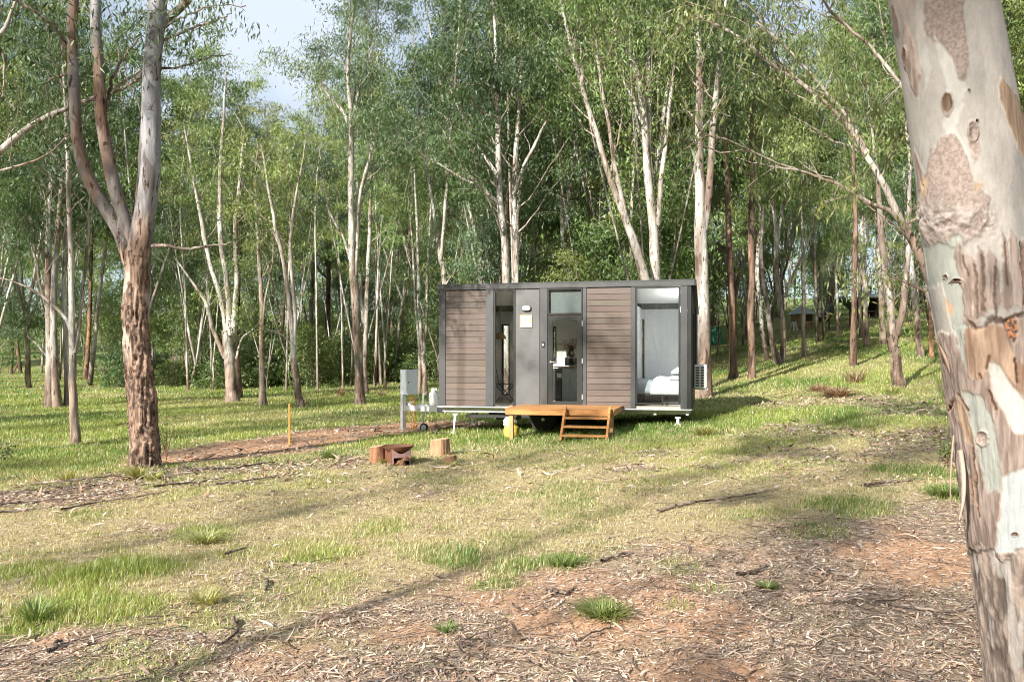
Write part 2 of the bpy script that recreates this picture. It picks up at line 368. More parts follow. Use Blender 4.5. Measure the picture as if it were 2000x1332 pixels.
def sinh_axis(n, k, span, c0=0):
    t = np.linspace(-1, 1, n); return c0 + np.sinh(t * k) / math.sinh(k) * span
gx = sinh_axis(561, 6.0, 420); gy = sinh_axis(701, 6.0, 420, 9)
GX, GY = np.meshgrid(gx, gy); Zg = zt(GX, GY)
near = ss(16, 6, np.hypot(GX, GY - 6))
Zg = Zg + near * ((n2(GX, GY, 3., 3, 41) - .5) * .05 + (n2(GX, GY, 11., 2, 42) - .5) * .022)
col, *_m = gcol(GX, GY)
nx_, ny_ = len(gx), len(gy); ii = np.arange(nx_ * ny_).reshape(ny_, nx_)
Q = np.stack([ii[:-1, :-1], ii[:-1, 1:], ii[1:, 1:], ii[1:, :-1]], -1).reshape(-1, 4)
gm, gt, go = newmat("ground_soil"); L = gt.links.new
gp = nd(gt, 'ShaderNodeBsdfPrincipled', Roughness=.95); gp.inputs['Specular IOR Level'].default_value = .1
ga = nd(gt, 'ShaderNodeAttribute', attribute_name='col'); gtc = nd(gt, 'ShaderNodeTexCoord')
gn = nd(gt, 'ShaderNodeTexNoise', Scale=22.0, Detail=9.0, Roughness=.75); L(gtc.outputs['Object'], gn.inputs['Vector'])
gr_ = nd(gt, 'ShaderNodeMapRange'); gr_.inputs[1].default_value = .3; gr_.inputs[2].default_value = .7; gr_.inputs[3].default_value = .55; gr_.inputs[4].default_value = 1.4
L(gn.outputs['Fac'], gr_.inputs[0]); gv = nd(gt, 'ShaderNodeVectorMath', operation='MULTIPLY'); L(ga.outputs['Color'], gv.inputs[0]); L(gr_.outputs[0], gv.inputs[1])
L(gv.outputs[0], gp.inputs['Base Color']); gb = nd(gt, 'ShaderNodeBump', Strength=.8, Distance=.03); L(gn.outputs['Fac'], gb.inputs['Height']); L(gb.outputs[0], gp.inputs['Normal'])
L(gp.outputs[0], go.inputs[0])
tag(mesh('ground', np.stack([GX, GY, Zg], -1), Q, gm, attrs={'col': col.reshape(-1, 3)}), kind='structure')
def zgr(X, Y):
    nr = ss(16, 6, np.hypot(X, Y - 6))
    return zt(X, Y) + nr * ((n2(X, Y, 3., 3, 41) - .5) * .05 + (n2(X, Y, 11., 2, 42) - .5) * .022)

def sample(n, y0, y1, p, r, margin=1.5):
    """positions spread over the ground in front of the camera, density falling with distance"""
    u = r.random(n)
    e = 2 - p
    Y = (y0 ** e + u * (y1 ** e - y0 ** e)) ** (1 / e) if abs(e) > 1e-3 else y0 * (y1 / y0) ** u
    hw = .64 * Y + margin
    return (r.random(n) * 2 - 1) * hw, Y

# grass blades, gathered in tufts
def blades(n_tufts, per, y0, y1, p, r, hmul=1, wmul=1, only=None):
    X, Y = sample(n_tufts, y0, y1, p, r)
    _, gr, lit, dirt = gcol(X, Y)
    keep = r.random(n_tufts) < np.clip((.50 + .7 * gr) * (1 - .82 * lit) * (1 - .96 * dirt), .02, 1)
    keep &= ~((np.abs(X) < 1.5) & (Y < 2))
    X, Y, gr, lit, dirt = X[keep], Y[keep], gr[keep], lit[keep], dirt[keep]; n = len(X)
    tone = r.random(n); tall = (.020 + .052 * gr + .020 * r.random(n)) * (1 + .35 * ss(14, 30, Y)) * hmul * (1 - .5 * np.maximum(lit, dirt))
    isg = r.random(n) < np.clip(gr * .86 + .07, 0, 1)
    X = np.repeat(X, per); Y = np.repeat(Y, per); gr = np.repeat(gr, per); tone = np.repeat(tone, per); tall = np.repeat(tall, per); isg = np.repeat(isg, per)
    m = len(X); sp = .035 * (1 + Y / 14)
    X = X + r.normal(size=m) * sp; Y = Y + r.normal(size=m) * sp
    Z = zgr(X, Y) - .006
    an = r.random(m) * 2 * np.pi; h = tall * (.45 + .8 * r.random(m)); ln = h * np.abs(r.normal(size=m)) * .55 + .01
    wd = (.0022 + .0026 * r.random(m)) * (.8 + Y / 9) * wmul; wa = an + np.pi / 2 + r.normal(size=m) * .5
    P = np.stack([X, Y, Z], 1); dx, dy = np.cos(an), np.sin(an); wx, wy = np.cos(wa) * wd / 2, np.sin(wa) * wd / 2
    Wv = np.stack([wx, wy, wx * 0], 1)
    mid = P + np.stack([dx * ln * .35, dy * ln * .35, h * .6], 1); tip = P + np.stack([dx * ln, dy * ln, h], 1)
    V = np.stack([P - Wv, P + Wv, mid + Wv * .8, tip, mid - Wv * .8], 1).reshape(-1, 3)
    b = np.arange(m)[:, None] * 5
    q = b + np.array([[0, 1, 2, 4]]); t3 = b + np.array([[4, 2, 3]])
    bigt = n2(X, Y * .6, .35, 3, 61); gcl = lerp(np.array((.085, .175, .022)), np.array((.32, .37, .075)), np.clip(ss(.36, .62, bigt) * .7 + tone * .35 + .15 * r.random(m) - .05, 0, 1))  # broad deep green patches put shaded grass into the blade colour
    scl = lerp(np.array((.33, .27, .135)), np.array((.58, .50, .29)), np.clip(tone * .7 + .4 * r.random(m), 0, 1))
    c = np.where((isg & (r.random(m) < .9))[:, None], gcl, scl)
    return V, q, t3, np.repeat(c, 5, 0)
def join(parts):
    V = []; q = []; t = []; c = []; n = 0
    for a, b, d, e in parts:
        V.append(a); q.append(b + n); t.append(d + n); c.append(e); n += len(a)
    return np.concatenate(V), np.concatenate(q), np.concatenate(t), np.concatenate(c)
r = np.random.default_rng(11)
V, q, t3, c = join([blades(88000, 6, 4.0, 16, 1.25, r), blades(60000, 5, 15, 42, 1.6, r, 1.1, 1.2), blades(14000, 5, 40, 110, 1.9, r, 1.5, 1.6)])
tag(mesh('grass', V, [q, t3], M['grass'], attrs={'col': c}), 'short green and straw coloured grass covering the paddock', 'grass', kind='stuff')

# leaf litter: curled dry gum leaves and bark strips
def litter(n, y0, y1, p, r, l0, l1, w0, w1, colours, weight, lift=.012, flat=.35, curl=.3):
    X, Y = sample(n, y0, y1, p, r)
    _, gr, lit, dirt = gcol(X, Y)
    keep = r.random(n) < np.clip(weight(gr, lit, dirt), 0, 1); X, Y = X[keep], Y[keep]; m = len(X)
    l = (l0 + (l1 - l0) * r.random(m) ** 1.5) * (.8 + Y / 30); wv = (w0 + (w1 - w0) * r.random(m)) * (.8 + Y / 20)
    an = r.random(m) * 2 * np.pi
    el = r.normal(size=m) * flat * .5; A = np.stack([np.cos(an) * np.cos(el), np.sin(an) * np.cos(el), np.sin(el)], 1)
    S = nrm(np.cross(A, np.stack([r.normal(size=m) * flat, r.normal(size=m) * flat, np.ones(m)], 1))); N = np.cross(S, A)
    P = np.stack([X, Y, zgr(X, Y) + lift * r.random(m) + np.abs(np.sin(el)) * l / 2], 1)
    cu = (r.normal(size=m) * curl * l)[:, None] * N * .5; sb = (r.normal(size=m) * .15 * l)[:, None] * S
    l = l[:, None]; wv = wv[:, None]
    rows = [P - A * l / 2 + cu, P - A * l * .18 + sb - S * wv / 2, P - A * l * .18 + sb + S * wv / 2, P + A * l * .2 + sb - S * wv * .42, P + A * l * .2 + sb + S * wv * .42, P + A * l / 2 + cu]
    V = np.stack(rows, 1).reshape(-1, 3); b = np.arange(m)[:, None] * 6
    q = b + np.array([[1, 2, 4, 3]]); t_ = np.concatenate([b + np.array([[0, 2, 1]]), b + np.array([[3, 4, 5]])])
    colours = np.array(colours); k = r.integers(0, len(colours), m); cc = colours[k] * (.75 + .5 * r.random(m))[:, None]
    return V, q, t_, np.repeat(cc, 6, 0)
LC = [(.58, .45, .33), (.68, .58, .47), (.50, .34, .24), (.34, .23, .17), (.54, .39, .31), (.44, .38, .33), (.22, .15, .11), (.72, .64, .55), (.60, .43, .29), (.16, .11, .085)]
BC = [(.34, .25, .20), (.20, .145, .12), (.45, .35, .29), (.15, .11, .09), (.38, .24, .17)]
wl = lambda g, l, d: .17 + .83 * l * (1 - .72 * d) - .25 * g
V, q, t3, c = join([litter(110000, 4.0, 12, 1.2, r, .02, .085, .004, .013, LC, wl, .010, .22, .18), litter(130000, 4.0, 12, 1.2, r, .010, .045, .003, .010, BC + LC, wl, .008, .3, .1), litter(60000, 10, 30, 1.5, r, .05, .13, .010, .024, LC, wl),
                    litter(14000, 4.0, 11, 1.3, r, .06, .20, .005, .016, BC + BC + LC[:5], wl, .02, .25, .12), litter(9000, 11, 26, 1.4, r, .1, .4, .012, .03, BC, wl, .02)])
tag(mesh('leaf_litter', V, [q, t3], M['litter'], attrs={'col': c}), 'dry curled gum leaves and bark flakes scattered over the bare soil', 'leaf litter', kind='stuff')

# ---------------------------------------------------------------- tubes in batches
def tubes(P, Rr, n):
    """P (B,N,3), Rr (B,N) -> verts, quads"""
    B, N, _ = P.shape
    T = nrm(np.gradient(P, axis=1)); ref = np.eye(3)[np.argmin(np.abs(T.mean(1)), -1)][:, None]
    a = nrm(np.cross(T, ref)); b = np.cross(T, a); an = np.arange(n) / n * 2 * np.pi
    V = P[:, :, None] + Rr[:, :, None, None] * (np.cos(an)[None, None, :, None] * a[:, :, None] + np.sin(an)[None, None, :, None] * b[:, :, None])
    i = np.arange(B * N * n).reshape(B, N, n); j = np.roll(i, -1, 2)
    q = np.stack([i[:, :-1], j[:, :-1], j[:, 1:], i[:, 1:]], -1).reshape(-1, 4)
    return V.reshape(-1, 3), q
def spline(pts, n):
    """Catmull-Rom through pts (K,4: x y z r), n samples"""
    p = np.asarray(pts, float); K = len(p)
    if K == 2: t = np.linspace(0, 1, n)[:, None]; return p[0] * (1 - t) + p[1] * t
    d = np.concatenate([[0], np.cumsum(np.linalg.norm(np.diff(p[:, :3], axis=0), axis=1))]); s = np.linspace(0, d[-1], n)
    k = np.clip(np.searchsorted(d, s, 'right') - 1, 0, K - 2); u = ((s - d[k]) / (d[k + 1] - d[k]))[:, None]
    m = np.gradient(p, d, axis=0); h = (d[k + 1] - d[k])[:, None]
    return (2 * u**3 - 3 * u**2 + 1) * p[k] + (u**3 - 2 * u**2 + u) * h * m[k] + (-2 * u**3 + 3 * u**2) * p[k + 1] + (u**3 - u**2) * h * m[k + 1]
def barkcol(V, Rv, style, s=0, base=0.):
    """colour of bark at points V; Rv the local stem radius"""
    V = np.asarray(V)
    n1 = fbm(V * np.array((2.2, 2.2, .55)) + s, 4, 3); nf = fbm(V * np.array((14., 14., 1.6)) + s, 3, 5)
    h = V[:, 2] - base
    if style == 'gum':
        c = lerp((.47, .445, .41), (.30, .265, .23), ss(.38, .58, n1)); c = lerp(c, (.25, .185, .145), ss(.62, .68, n1 + .15 * (nf - .5)))
        rough = ss(1.6, .7, h * .8 + (n1 - .5) * 2.5)
        c = lerp(c, lerp((.14, .10, .08), (.31, .24, .195), ss(.4, .6, nf)), rough)
    elif style == 'grey':
        c = lerp((.38, .36, .335), (.25, .22, .20), ss(.4, .58, n1)); c = lerp(c, (.19, .14, .115), ss(.58, .66, n1 + .15 * (nf - .5)))
        c = lerp(c, lerp((.13, .095, .075), (.30, .225, .18), ss(.4, .6, nf)), ss(2.6, 1.2, h + (n1 - .5) * 3))
    elif style == 'hero':
        c = lerp((.25, .25, .265), (.17, .15, .14), ss(.40, .54, n1)); c = lerp(c, (.185, .13, .10), ss(.57, .63, n1 + .25 * (nf - .5)))
        nf2 = fbm(V * np.array((20., 20., 2.2)), 3, 5); br = lerp((.060, .038, .028), (.30, .20, .145), ss(.02, .12, np.abs(nf2 - .5))) * (.75 + .5 * nf[:, None]); c = lerp(c, br, ss(4.6, 3.2, h + (n1 - .5) * 3.0) * .95)
        c = lerp(c, (.47, .40, .35), ss(.55, .62, fbm(V * np.array((3., 3., .7)) + 9, 3, 8)) * ss(1.6, 2.4, h) * ss(3.6, 3.0, h) * .8)
    elif style == 'iron':
        c = lerp((.085, .058, .045), (.21, .14, .105), ss(.38, .62, nf)); c = lerp(c, (.30, .17, .10), ss(.62, .70, n1))
    else:
        c = lerp((.34, .27, .20), (.20, .15, .11), ss(.4, .6, n1))
    fine = (Rv < .035); c = np.where(fine[:, None], c * .55 + np.array((.17, .125, .09)) * .6, c)
    return c
LEAFC = dict(blue=((.026, .058, .034), (.19, .275, .155)), mid=((.030, .064, .020), (.235, .32, .105)), yellow=((.048, .088, .026), (.32, .375, .125)), dark=((.018, .045, .016), (.125, .20, .07)))
def leaves(r, Cc, n_each, spread, L_, Wd, pal, droop=1.0):
    n = len(Cc) * n_each; c0 = np.repeat(Cc, n_each, 0)
    sp = np.repeat(spread * (.45 + .9 * r.random(len(Cc))), n_each)[:, None]
    u = r.normal(size=(n, 3)); P = c0 + u * sp * np.array((1, 1, .62)); P[:, 2] -= sp[:, 0] * .25
    A = nrm(r.normal(size=(n, 3)) * np.array((.7, .7, .5)) + np.array((0, 0, -droop)))
    S = nrm(np.cross(A, r.normal(size=(n, 3)))); l = (L_ * (.6 + .8 * r.random(n)))[:, None]; wv = (Wd * (.7 + .6 * r.random(n)))[:, None]
    V = np.stack([P, P + A * l * .42 + S * wv / 2, P + A * l, P + A * l * .42 - S * wv / 2], 1).reshape(-1, 3)
    q = np.arange(n * 4).reshape(n, 4); lo, hi = np.array(LEAFC[pal][0]), np.array(LEAFC[pal][1])
    big_ = ss(.36, .64, fbm(Cc * .75 + r.random() * 40, 2, 3)); tone = np.repeat(big_ * .50 + .25 * r.random(len(Cc)), n_each) + r.random(n) * .33 - .04
    return V, q, np.repeat(lerp(lo, hi, np.clip(tone, 0, 1)), 4, 0)
def grow(r, stems, t0=.42, n2_=9, n3=4, L2=2.6, up=.55, each=16, spread=.34, leaf=(.15, .036), pal='mid', style='gum', sides=10, extra=None, base=0., droop=1.0, r2k=.32, tmax=1.0, lean=None, seg=26):
    """stems: list of (K,4) arrays. returns trunk arrays and crown arrays, in the stems' own frame"""
    S = np.stack([spline(s, seg) for s in stems]); B = len(S)
    wob = np.cumsum(r.normal(size=(B, 26, 3)) * np.array((1, 1, 0)), 1) * .011; ti = np.linspace(0, 25, seg); wob = np.stack([np.stack([np.interp(ti, np.arange(26), wob[b, :, k]) for k in range(3)], -1) for b in range(B)]); wob -= np.linspace(0, 1, seg)[None, :, None] * wob[:, -1:] * .6
    S[:, 1:, :3] += wob[:, 1:] - wob[:, :1]
    S[..., 3] = np.maximum(S[..., 3], .008)
    TV = []; TQ = []; TR = []; TC = []; n0 = 0
    def put(P, Rr, n):
        nonlocal n0
        v, q = tubes(P, Rr, n); TV.append(v); TQ.append(q + n0); TR.append(np.repeat(Rr.ravel(), n)); TC.append(np.repeat(P.reshape(-1, 3), n, 0)); n0 += len(v)
    flare = S[..., 3].copy()
    flare[0] *= 1 + .30 * np.exp(-np.linspace(0, 1, seg) * 22)
    put(S[..., :3], flare, sides)
    cl = [S[:, -1, :3]]
    Ls = np.linalg.norm(np.diff(S[..., :3], axis=1), axis=2).sum(1)
    # secondary limbs
    P2 = []; R2 = []
    for b in range(B):
        if b == 0 and B > 1 and Ls[0] < .55 * Ls.max(): continue
        k = max(2, int(n2_ * min(1.6, Ls[b] / 10)))
        for j in range(k):
            t = t0 + (tmax - t0) * (j + r.random()) / k; x = t * (seg - 1); i = min(int(x), seg - 2); f = x - i
            p = S[b, i] * (1 - f) + S[b, i + 1] * f; tg = nrm(S[b, i + 1, :3] - S[b, i, :3])
            a = r.random() * 2 * np.pi; out = np.array((math.cos(a), math.sin(a), 0.))
            if lean is not None: out = nrm(out + np.array(lean))
            d = nrm(tg * .55 + out * (.95 - .35 * t) + np.array((0, 0, up * .3)))
            ln = L2 * (.55 + .6 * r.random()) * (1.15 - .5 * t); N2 = 9; tt = np.linspace(0, 1, N2)[:, None]
            bend = nrm(r.normal(size=3)) * .22; pts = p[:3] + d * tt * ln + (np.array((0, 0, up)) + bend) * tt**2 * ln * .45
            pts[1:] += np.cumsum(r.normal(size=(N2 - 1, 3)), 0) * .02 * ln
            P2.append(pts); R2.append(np.maximum(p[3] * r2k, .012) * (1 - .75 * tt[:, 0]))
    if P2:
        P2 = np.stack(P2); R2 = np.stack(R2); put(P2, np.maximum(R2, .006), 6)
        m = len(P2) * n3; bi = np.repeat(np.arange(len(P2)), n3); t = .3 + .68 * r.random(m); x = t * 8; i = np.minimum(x.astype(int), 7); f = (x - i)[:, None]
        p = P2[bi, i] * (1 - f) + P2[bi, i + 1] * f; tg = nrm(P2[bi, i + 1] - P2[bi, i])
        d = nrm(tg * .7 + nrm(r.normal(size=(m, 3))) * .8); ln = (L2 * (.22 + .25 * r.random(m)))[:, None, None]; tt = np.linspace(0, 1, 5)[None, :, None]
        P3 = p[:, None] + d[:, None] * tt * ln + np.array((0, 0, .15)) * tt * ln + np.array((0, 0, -.25)) * tt**2 * ln
        R3 = np.maximum(R2[bi, i][:, None] * .5 * (1 - .6 * tt[0, :, 0][None]), .005); put(P3, R3, 4)
        cl += [P2[:, -1], P3[:, -1], P3[:, 3], P3[:, 2] + r.normal(size=(m, 3)) * .12]
    Cc = np.concatenate(cl + ([np.asarray(extra)] if extra is not None else []))
    TVc = np.concatenate(TV); TRc = np.concatenate(TR)
    # uneven bark: knobs and vertical ridges
    nr = fbm(TVc * np.array((9, 9, 1.5)) + 3, 3, 6) - .5
    rad = TRc[:, None]; TN = nrm(TVc - np.concatenate(TC))
    if style == 'hero': nr = (-np.abs(fbm(TVc * np.array((20., 20., 2.2)), 3, 5) - .5) * 3.2 + .3 + (fbm(TVc * np.array((5., 5., .9)), 2, 15) - .5) * .8) * ss(4.2, 2.5, TVc[:, 2]) + nr * .5
    TVc = TVc + TN * nr[:, None] * rad * .35 * (rad > .03)
    lv = leaves(r, Cc, each, spread, leaf[0], leaf[1], pal, droop)
    return TVc, np.concatenate(TQ), barkcol(TVc, TRc, style, r.random() * 50, base), lv
def tree(name, label, cat, loc, stems, seed, group=None, mat='bark', rz=0, **kw):
    r = np.random.default_rng(seed); tv, tq, tcv, lv = grow(r, stems, **kw)
    t = thing(name, label, cat, loc, rz, group)
    mesh('trunk', tv, tq, M[mat], t, {'col': tcv}); mesh('crown', lv[0], lv[1], M['leaf'], t, {'col': lv[2]}, smooth=False)
    return t

# ---------------------------------------------------------------- trees traced at their own distance and size
def ptree(label, style, base, stems, seed, Y=None, name='gum_tree', cat='tree', group=None, dsp=.08, **kw):
    """base: pixel of the foot; stems: lists of (pixel x, pixel y, width); dsp spreads the stems in depth"""
    r = np.random.default_rng(seed + 1000)
    if Y is None: b = ground(*base)
    else: b = np.array([(base[0] - 1000) / F * Y, Y, 0.]); b[2] = z1(b[0], b[1])
    Y = b[1]; out = []; ends = {}
    for k, s in enumerate(stems):
        dY = 0 if k == 0 else r.normal() * dsp * 4
        pts = []; m = len(s)
        for i, q in enumerate(s):
            p = W(q[0], q[1], Y)
            if i == 0 and k == 0: p = b - np.array((0, 0, .12))
            sc_ = (Y + dY * i / max(m - 1, 1)) / Y; d = p - np.array((0, 0, CZ)); p = d * sc_ + np.array((0, 0, CZ))
            pts.append((*(p - b), q[2] / 2 / F * Y))
        out.append(np.array(pts))
    cn = {'gum': 'gum_tree', 'grey': 'gum_tree', 'iron': 'ironbark_tree', 'hero': 'gum_tree', 'sap': 'sapling'}
    return tree(name if name != 'gum_tree' else cn[style], label, cat, b, out, seed, group=group, style=style, **kw), b
SM = dict(n2_=8, n3=4, each=36, spread=.29, leaf=(.16, .038), L2=2.7, t0=.42)
def T(label, style, base, stems, seed, **kw):
    a = dict(SM); a.update(kw); return ptree(label, style, base, stems, seed, **a)
# the big three-limbed tree on the open grass
hb = ground(282, 914); HY_ = hb[1]
T('big rough-barked gum on the open grass forking into three tall grey limbs', 'hero', (282, 914), [
    [(281, 914, 52), (280, 860, 52), (274, 760, 50), (271, 640, 47), (269, 540, 47), (270, 490, 49)],
    [(270, 500, 44), (281, 440, 42), (292, 380, 38), (299, 300, 36), (302, 220, 35), (304, 120, 34), (310, 0, 33), (318, -260, 25), (335, -620, 10)],
    [(265, 505, 26), (247, 440, 25), (228, 380, 25), (212, 300, 24), (203, 220, 22), (197, 120, 21), (193, 0, 20), (182, -300, 15), (160, -640, 6)],
    [(260, 515, 36), (232, 450, 28), (200, 400, 26), (170, 345, 24), (153, 280, 22), (145, 200, 21), (141, 110, 20), (143, 0, 19), (132, -300, 14), (105, -560, 6)],
    [(303, 75, 18), (325, 45, 16), (350, 20, 15), (400, -30, 14), (480, -160, 10), (540, -340, 5)],
    [(272, 490, 12), (269, 400, 12), (277, 300, 11), (280, 200, 8), (286, 120, 5)]], 5,
  t0=.60, n2_=6, n3=4, each=20, spread=.42, leaf=(.15, .03), L2=2.6, sides=64, pal='blue', dsp=.05, seg=420)
def limb(name, parent_b, pts, Y, mat='bark', parent=None, style='hero', seed=0):
    s = spline(np.array([(*(W(a, b_, Y + d) - parent_b), w_ / 2 / F * Y) for a, b_, w_, d in pts]), 26)
    r = np.random.default_rng(seed); s[1:-1, :3] += r.normal(size=(24, 3)) * .012
    return s
hero_obj = [o for o in C.objects if o.get('label', '').startswith('big rough-barked')][0]
hl = np.stack([limb('b', hb, p, HY_, seed=i) for i, p in enumerate([
    [(308, 84, 9, 0), (335, 72, 6, -.1), (376, 56, 5, -.2), (420, 42, 4, -.3), (452, 27, 2, -.4)],
    [(306, 134, 7, 0), (345, 133, 4, .1), (376, 124, 4, .2), (410, 112, 3, .3), (447, 106, 2, .4)],
    [(132, 92, 8, 0), (110, 60, 7, -.2), (86, 36, 6, -.4), (50, 12, 5, -.5), (10, -10, 3, -.6)],
    [(295, 482, 9, 0), (325, 479, 6, -.1), (352, 487, 6, -.1), (395, 483, 5, -.1), (452, 473, 2, -.2)],
    [(284, 142, 7, 0), (262, 160, 6, .2), (225, 180, 5, .3), (190, 194, 4, .4), (156, 196, 2, .5)],
    [(136, 145, 6, 0), (118, 148, 5, .2), (104, 154, 4, .3), (92, 162, 3, .4), (94, 195, 2, .4)],
    [(207, 210, 7, 0), (222, 150, 6, .2), (238, 120, 5, .3), (258, 92, 4, .4), (278, 70, 2, .5)],
    [(310, 60, 5, 0), (345, 40, 4, -.3), (390, 20, 3, -.6), (430, 10, 2, -.8), (480, 12, 2, -.9)]])])
for h_ in hl:
    v, q = tubes(h_[None, :, :3], np.maximum(h_[None, :, 3], .006), 8); mesh('branch', v, q, M['bark'], hero_obj, {'col': barkcol(v, np.full(len(v), .03), 'grey') * .8})
r = np.random.default_rng(3)
ec = []
for s in hl[[0, 2, 7]]:
    for k in range(7): ec.append(s[12 + 2 * k, :3] + r.normal(size=3) * .2)
for k in range(26): ec.append(W(r.uniform(215, 480), r.uniform(-40, 40), HY_) - hb + np.array((0, r.normal() * .6, 0)))
lv = leaves(r, np.array(ec), 14, np.full(len(ec), .16), .13, .026, 'blue', 1.6)
mesh('hanging_foliage', lv[0], lv[1], M['leaf'], hero_obj, {'col': lv[2]}, smooth=False)

# the trees of the clearing edge, from the left
T('thin smooth gum with a low side limb nearest the big forked gum', 'gum', (147, 868), [[(147, 868, 17), (143, 780, 15), (141, 650, 12), (138, 560, 10), (134, 420, 8), (128, 250, 6), (120, 60, 3)],
  [(146, 690, 9), (155, 620, 7), (166, 540, 6), (175, 440, 4), (178, 330, 2)], [(142, 660, 7), (128, 625, 7), (95, 590, 6), (50, 560, 4), (0, 540, 2)]], 21, pal='blue', each=14, leaf=(.14, .034), t0=.45)
T('pale straight trunk furthest from the forked gum in the twin pair', 'gum', (97, 797), [[(97, 797, 19), (96, 700, 15), (95, 600, 13), (94, 480, 11), (100, 300, 8), (105, 100, 4)], [(95, 620, 6), (70, 520, 5), (58, 400, 3)]], 22, pal='dark', each=60, n2_=11)
T('brownish trunk leaning on the pale one in the twin pair', 'grey', (114, 797), [[(116, 797, 17), (108, 740, 14), (105, 600, 12), (112, 480, 10), (125, 300, 7), (140, 120, 3)], [(107, 720, 5), (80, 680, 4), (50, 655, 2)]], 23, pal='dark', each=60, n2_=11)
T('thin brown-footed gum right behind the nearest thin gum', 'gum', (133, 795), [[(133, 795, 14), (132, 700, 11), (128, 620, 10), (124, 540, 9), (132, 420, 8), (145, 250, 4)]], 24, pal='blue', each=48)
T('slim dark trunk between the thin gums and the big forked gum', 'iron', (168, 743), [[(168, 743, 9), (173, 660, 8), (177, 560, 7), (180, 450, 5), (185, 300, 3)]], 25, pal='dark', each=50)
T('small leaning dark tree at the far grass edge beside the frame edge', 'iron', (22, 731), [[(22, 731, 5), (24, 670, 5), (20, 610, 4), (10, 520, 3)]], 26, pal='mid', L2=1.8)
T('small dark tree with a bent stem at the far grass edge', 'iron', (40, 730), [[(40, 730, 7), (36, 680, 6), (28, 620, 5), (30, 530, 3)], [(38, 700, 4), (32, 715, 3), (27, 730, 3)]], 27, pal='yellow', L2=1.8, n2_=5)
T('many-limbed pale gum with wide spreading upper stems beyond the forked gum', 'gum', (455, 785), [[(455, 785, 28), (450, 730, 22), (446, 680, 20), (442, 645, 20)],
  [(444, 660, 13), (432, 590, 10), (410, 520, 9), (392, 430, 8), (375, 330, 5), (360, 240, 3)], [(450, 655, 14), (444, 570, 11), (430, 470, 10), (428, 350, 8), (436, 220, 5), (440, 140, 3)],
  [(455, 650, 12), (462, 570, 10), (458, 460, 9), (468, 350, 7), (480, 240, 4)], [(440, 700, 10), (415, 640, 8), (400, 590, 7), (375, 550, 5), (340, 500, 3)], [(462, 700, 5), (475, 660, 4), (500, 640, 3), (520, 600, 2)]], 28, pal='mid', n2_=6, L2=2.8)
T('dark rough trunk right behind the many-limbed pale gum', 'iron', (466, 778), [[(464, 778, 15), (463, 700, 14), (462, 600, 12), (470, 450, 9), (478, 260, 4)]], 29, pal='dark')
T('slender bow-stemmed gum between the many-limbed gum and the leaning gum', 'gum', (514, 794), [[(516, 794, 16), (512, 750, 12), (510, 690, 11), (512, 600, 9), (506, 500, 7), (500, 400, 5), (505, 280, 3)], [(510, 660, 4), (516, 590, 4), (530, 500, 3), (534, 420, 2)]], 30, pal='yellow')
T('leaning pale gum with a thin arm reaching out near the orange stake', 'gum', (588, 798), [[(588, 798, 17), (582, 750, 14), (576, 700, 13), (573, 672, 13)], [(573, 675, 10), (566, 600, 9), (556, 520, 8), (540, 440, 7), (525, 360, 5), (510, 280, 3)],
  [(575, 675, 9), (574, 600, 8), (568, 520, 7), (572, 430, 6), (590, 330, 4), (600, 260, 2)], [(571, 675, 4), (558, 660, 3), (535, 648, 3), (500, 645, 2)]], 31, pal='yellow', n2_=7)
T('thin grey trunk standing in front of the dark bushes', 'grey', (608, 739), [[(608, 739, 8), (607, 640, 8), (610, 540, 7), (614, 400, 5), (618, 260, 3)], [(606, 650, 4), (590, 580, 3), (585, 520, 2)]], 32, pal='mid')
T('brown straight trunk half hidden by the light green sapling', 'iron', (642, 738), [[(642, 738, 11), (640, 640, 10), (641, 540, 9), (640, 400, 7), (645, 240, 4)], [(641, 545, 5), (625, 530, 4), (610, 500, 3)]], 33, pal='mid')
T('tall white gum with several ascending stems in the middle distance', 'gum', (703, 792), [[(703, 792, 22), (702, 740, 18), (698, 660, 15), (694, 590, 15), (690, 540, 16)],
  [(689, 545, 13), (687, 450, 12), (686, 350, 11), (688, 240, 10), (680, 140, 7), (690, 20, 5), (700, -120, 2)], [(694, 545, 9), (700, 460, 8), (706, 380, 8), (722, 310, 6), (738, 230, 3)],
  [(688, 520, 6), (676, 470, 5), (655, 430, 4), (640, 400, 2)], [(686, 260, 7), (668, 215, 6), (645, 190, 4), (620, 150, 2)], [(690, 230, 6), (705, 160, 5), (730, 80, 4), (740, 0, 2)]], 34, pal='blue', t0=.5, n2_=12, each=46, L2=3.0, dsp=.1)
T('slim twin trunk close behind the tall white gum', 'gum', (714, 771), [[(713, 771, 11), (712, 700, 9), (716, 600, 9), (719, 500, 8), (724, 380, 6), (734, 240, 3)]], 35, pal='mid')
T('thin crooked gum between the white gum and the grey meter box', 'grey', (744, 753), [[(744, 753, 7), (741, 700, 6), (737, 640, 6), (736, 560, 5), (734, 440, 3)]], 36, pal='mid')
T('straight red-brown trunk rising behind the grey meter box', 'iron', (803, 724), [[(803, 724, 15), (802, 640, 13), (801, 540, 12), (800, 420, 9), (795, 260, 5)]], 37, pal='mid')
T('pale multi-stemmed gum rising behind the gas bottle', 'gum', (831, 774), [[(832, 774, 13), (828, 730, 10), (826, 690, 10)], [(826, 695, 7), (820, 620, 7), (817, 540, 6), (814, 430, 5), (808, 320, 3)], [(828, 695, 7), (834, 620, 6), (836, 540, 5), (842, 430, 4), (846, 330, 2)], [(819, 770, 8), (820, 700, 6), (812, 600, 5), (806, 480, 4), (796, 380, 2)]], 38, pal='mid', n2_=5)
T('smooth cut-off trunk touching the front corner of the tiny house', 'gum', (857, 712), [[(858, 712, 11), (857, 640, 10), (856, 560, 8), (862, 460, 6), (868, 330, 3)]], 39, pal='yellow')
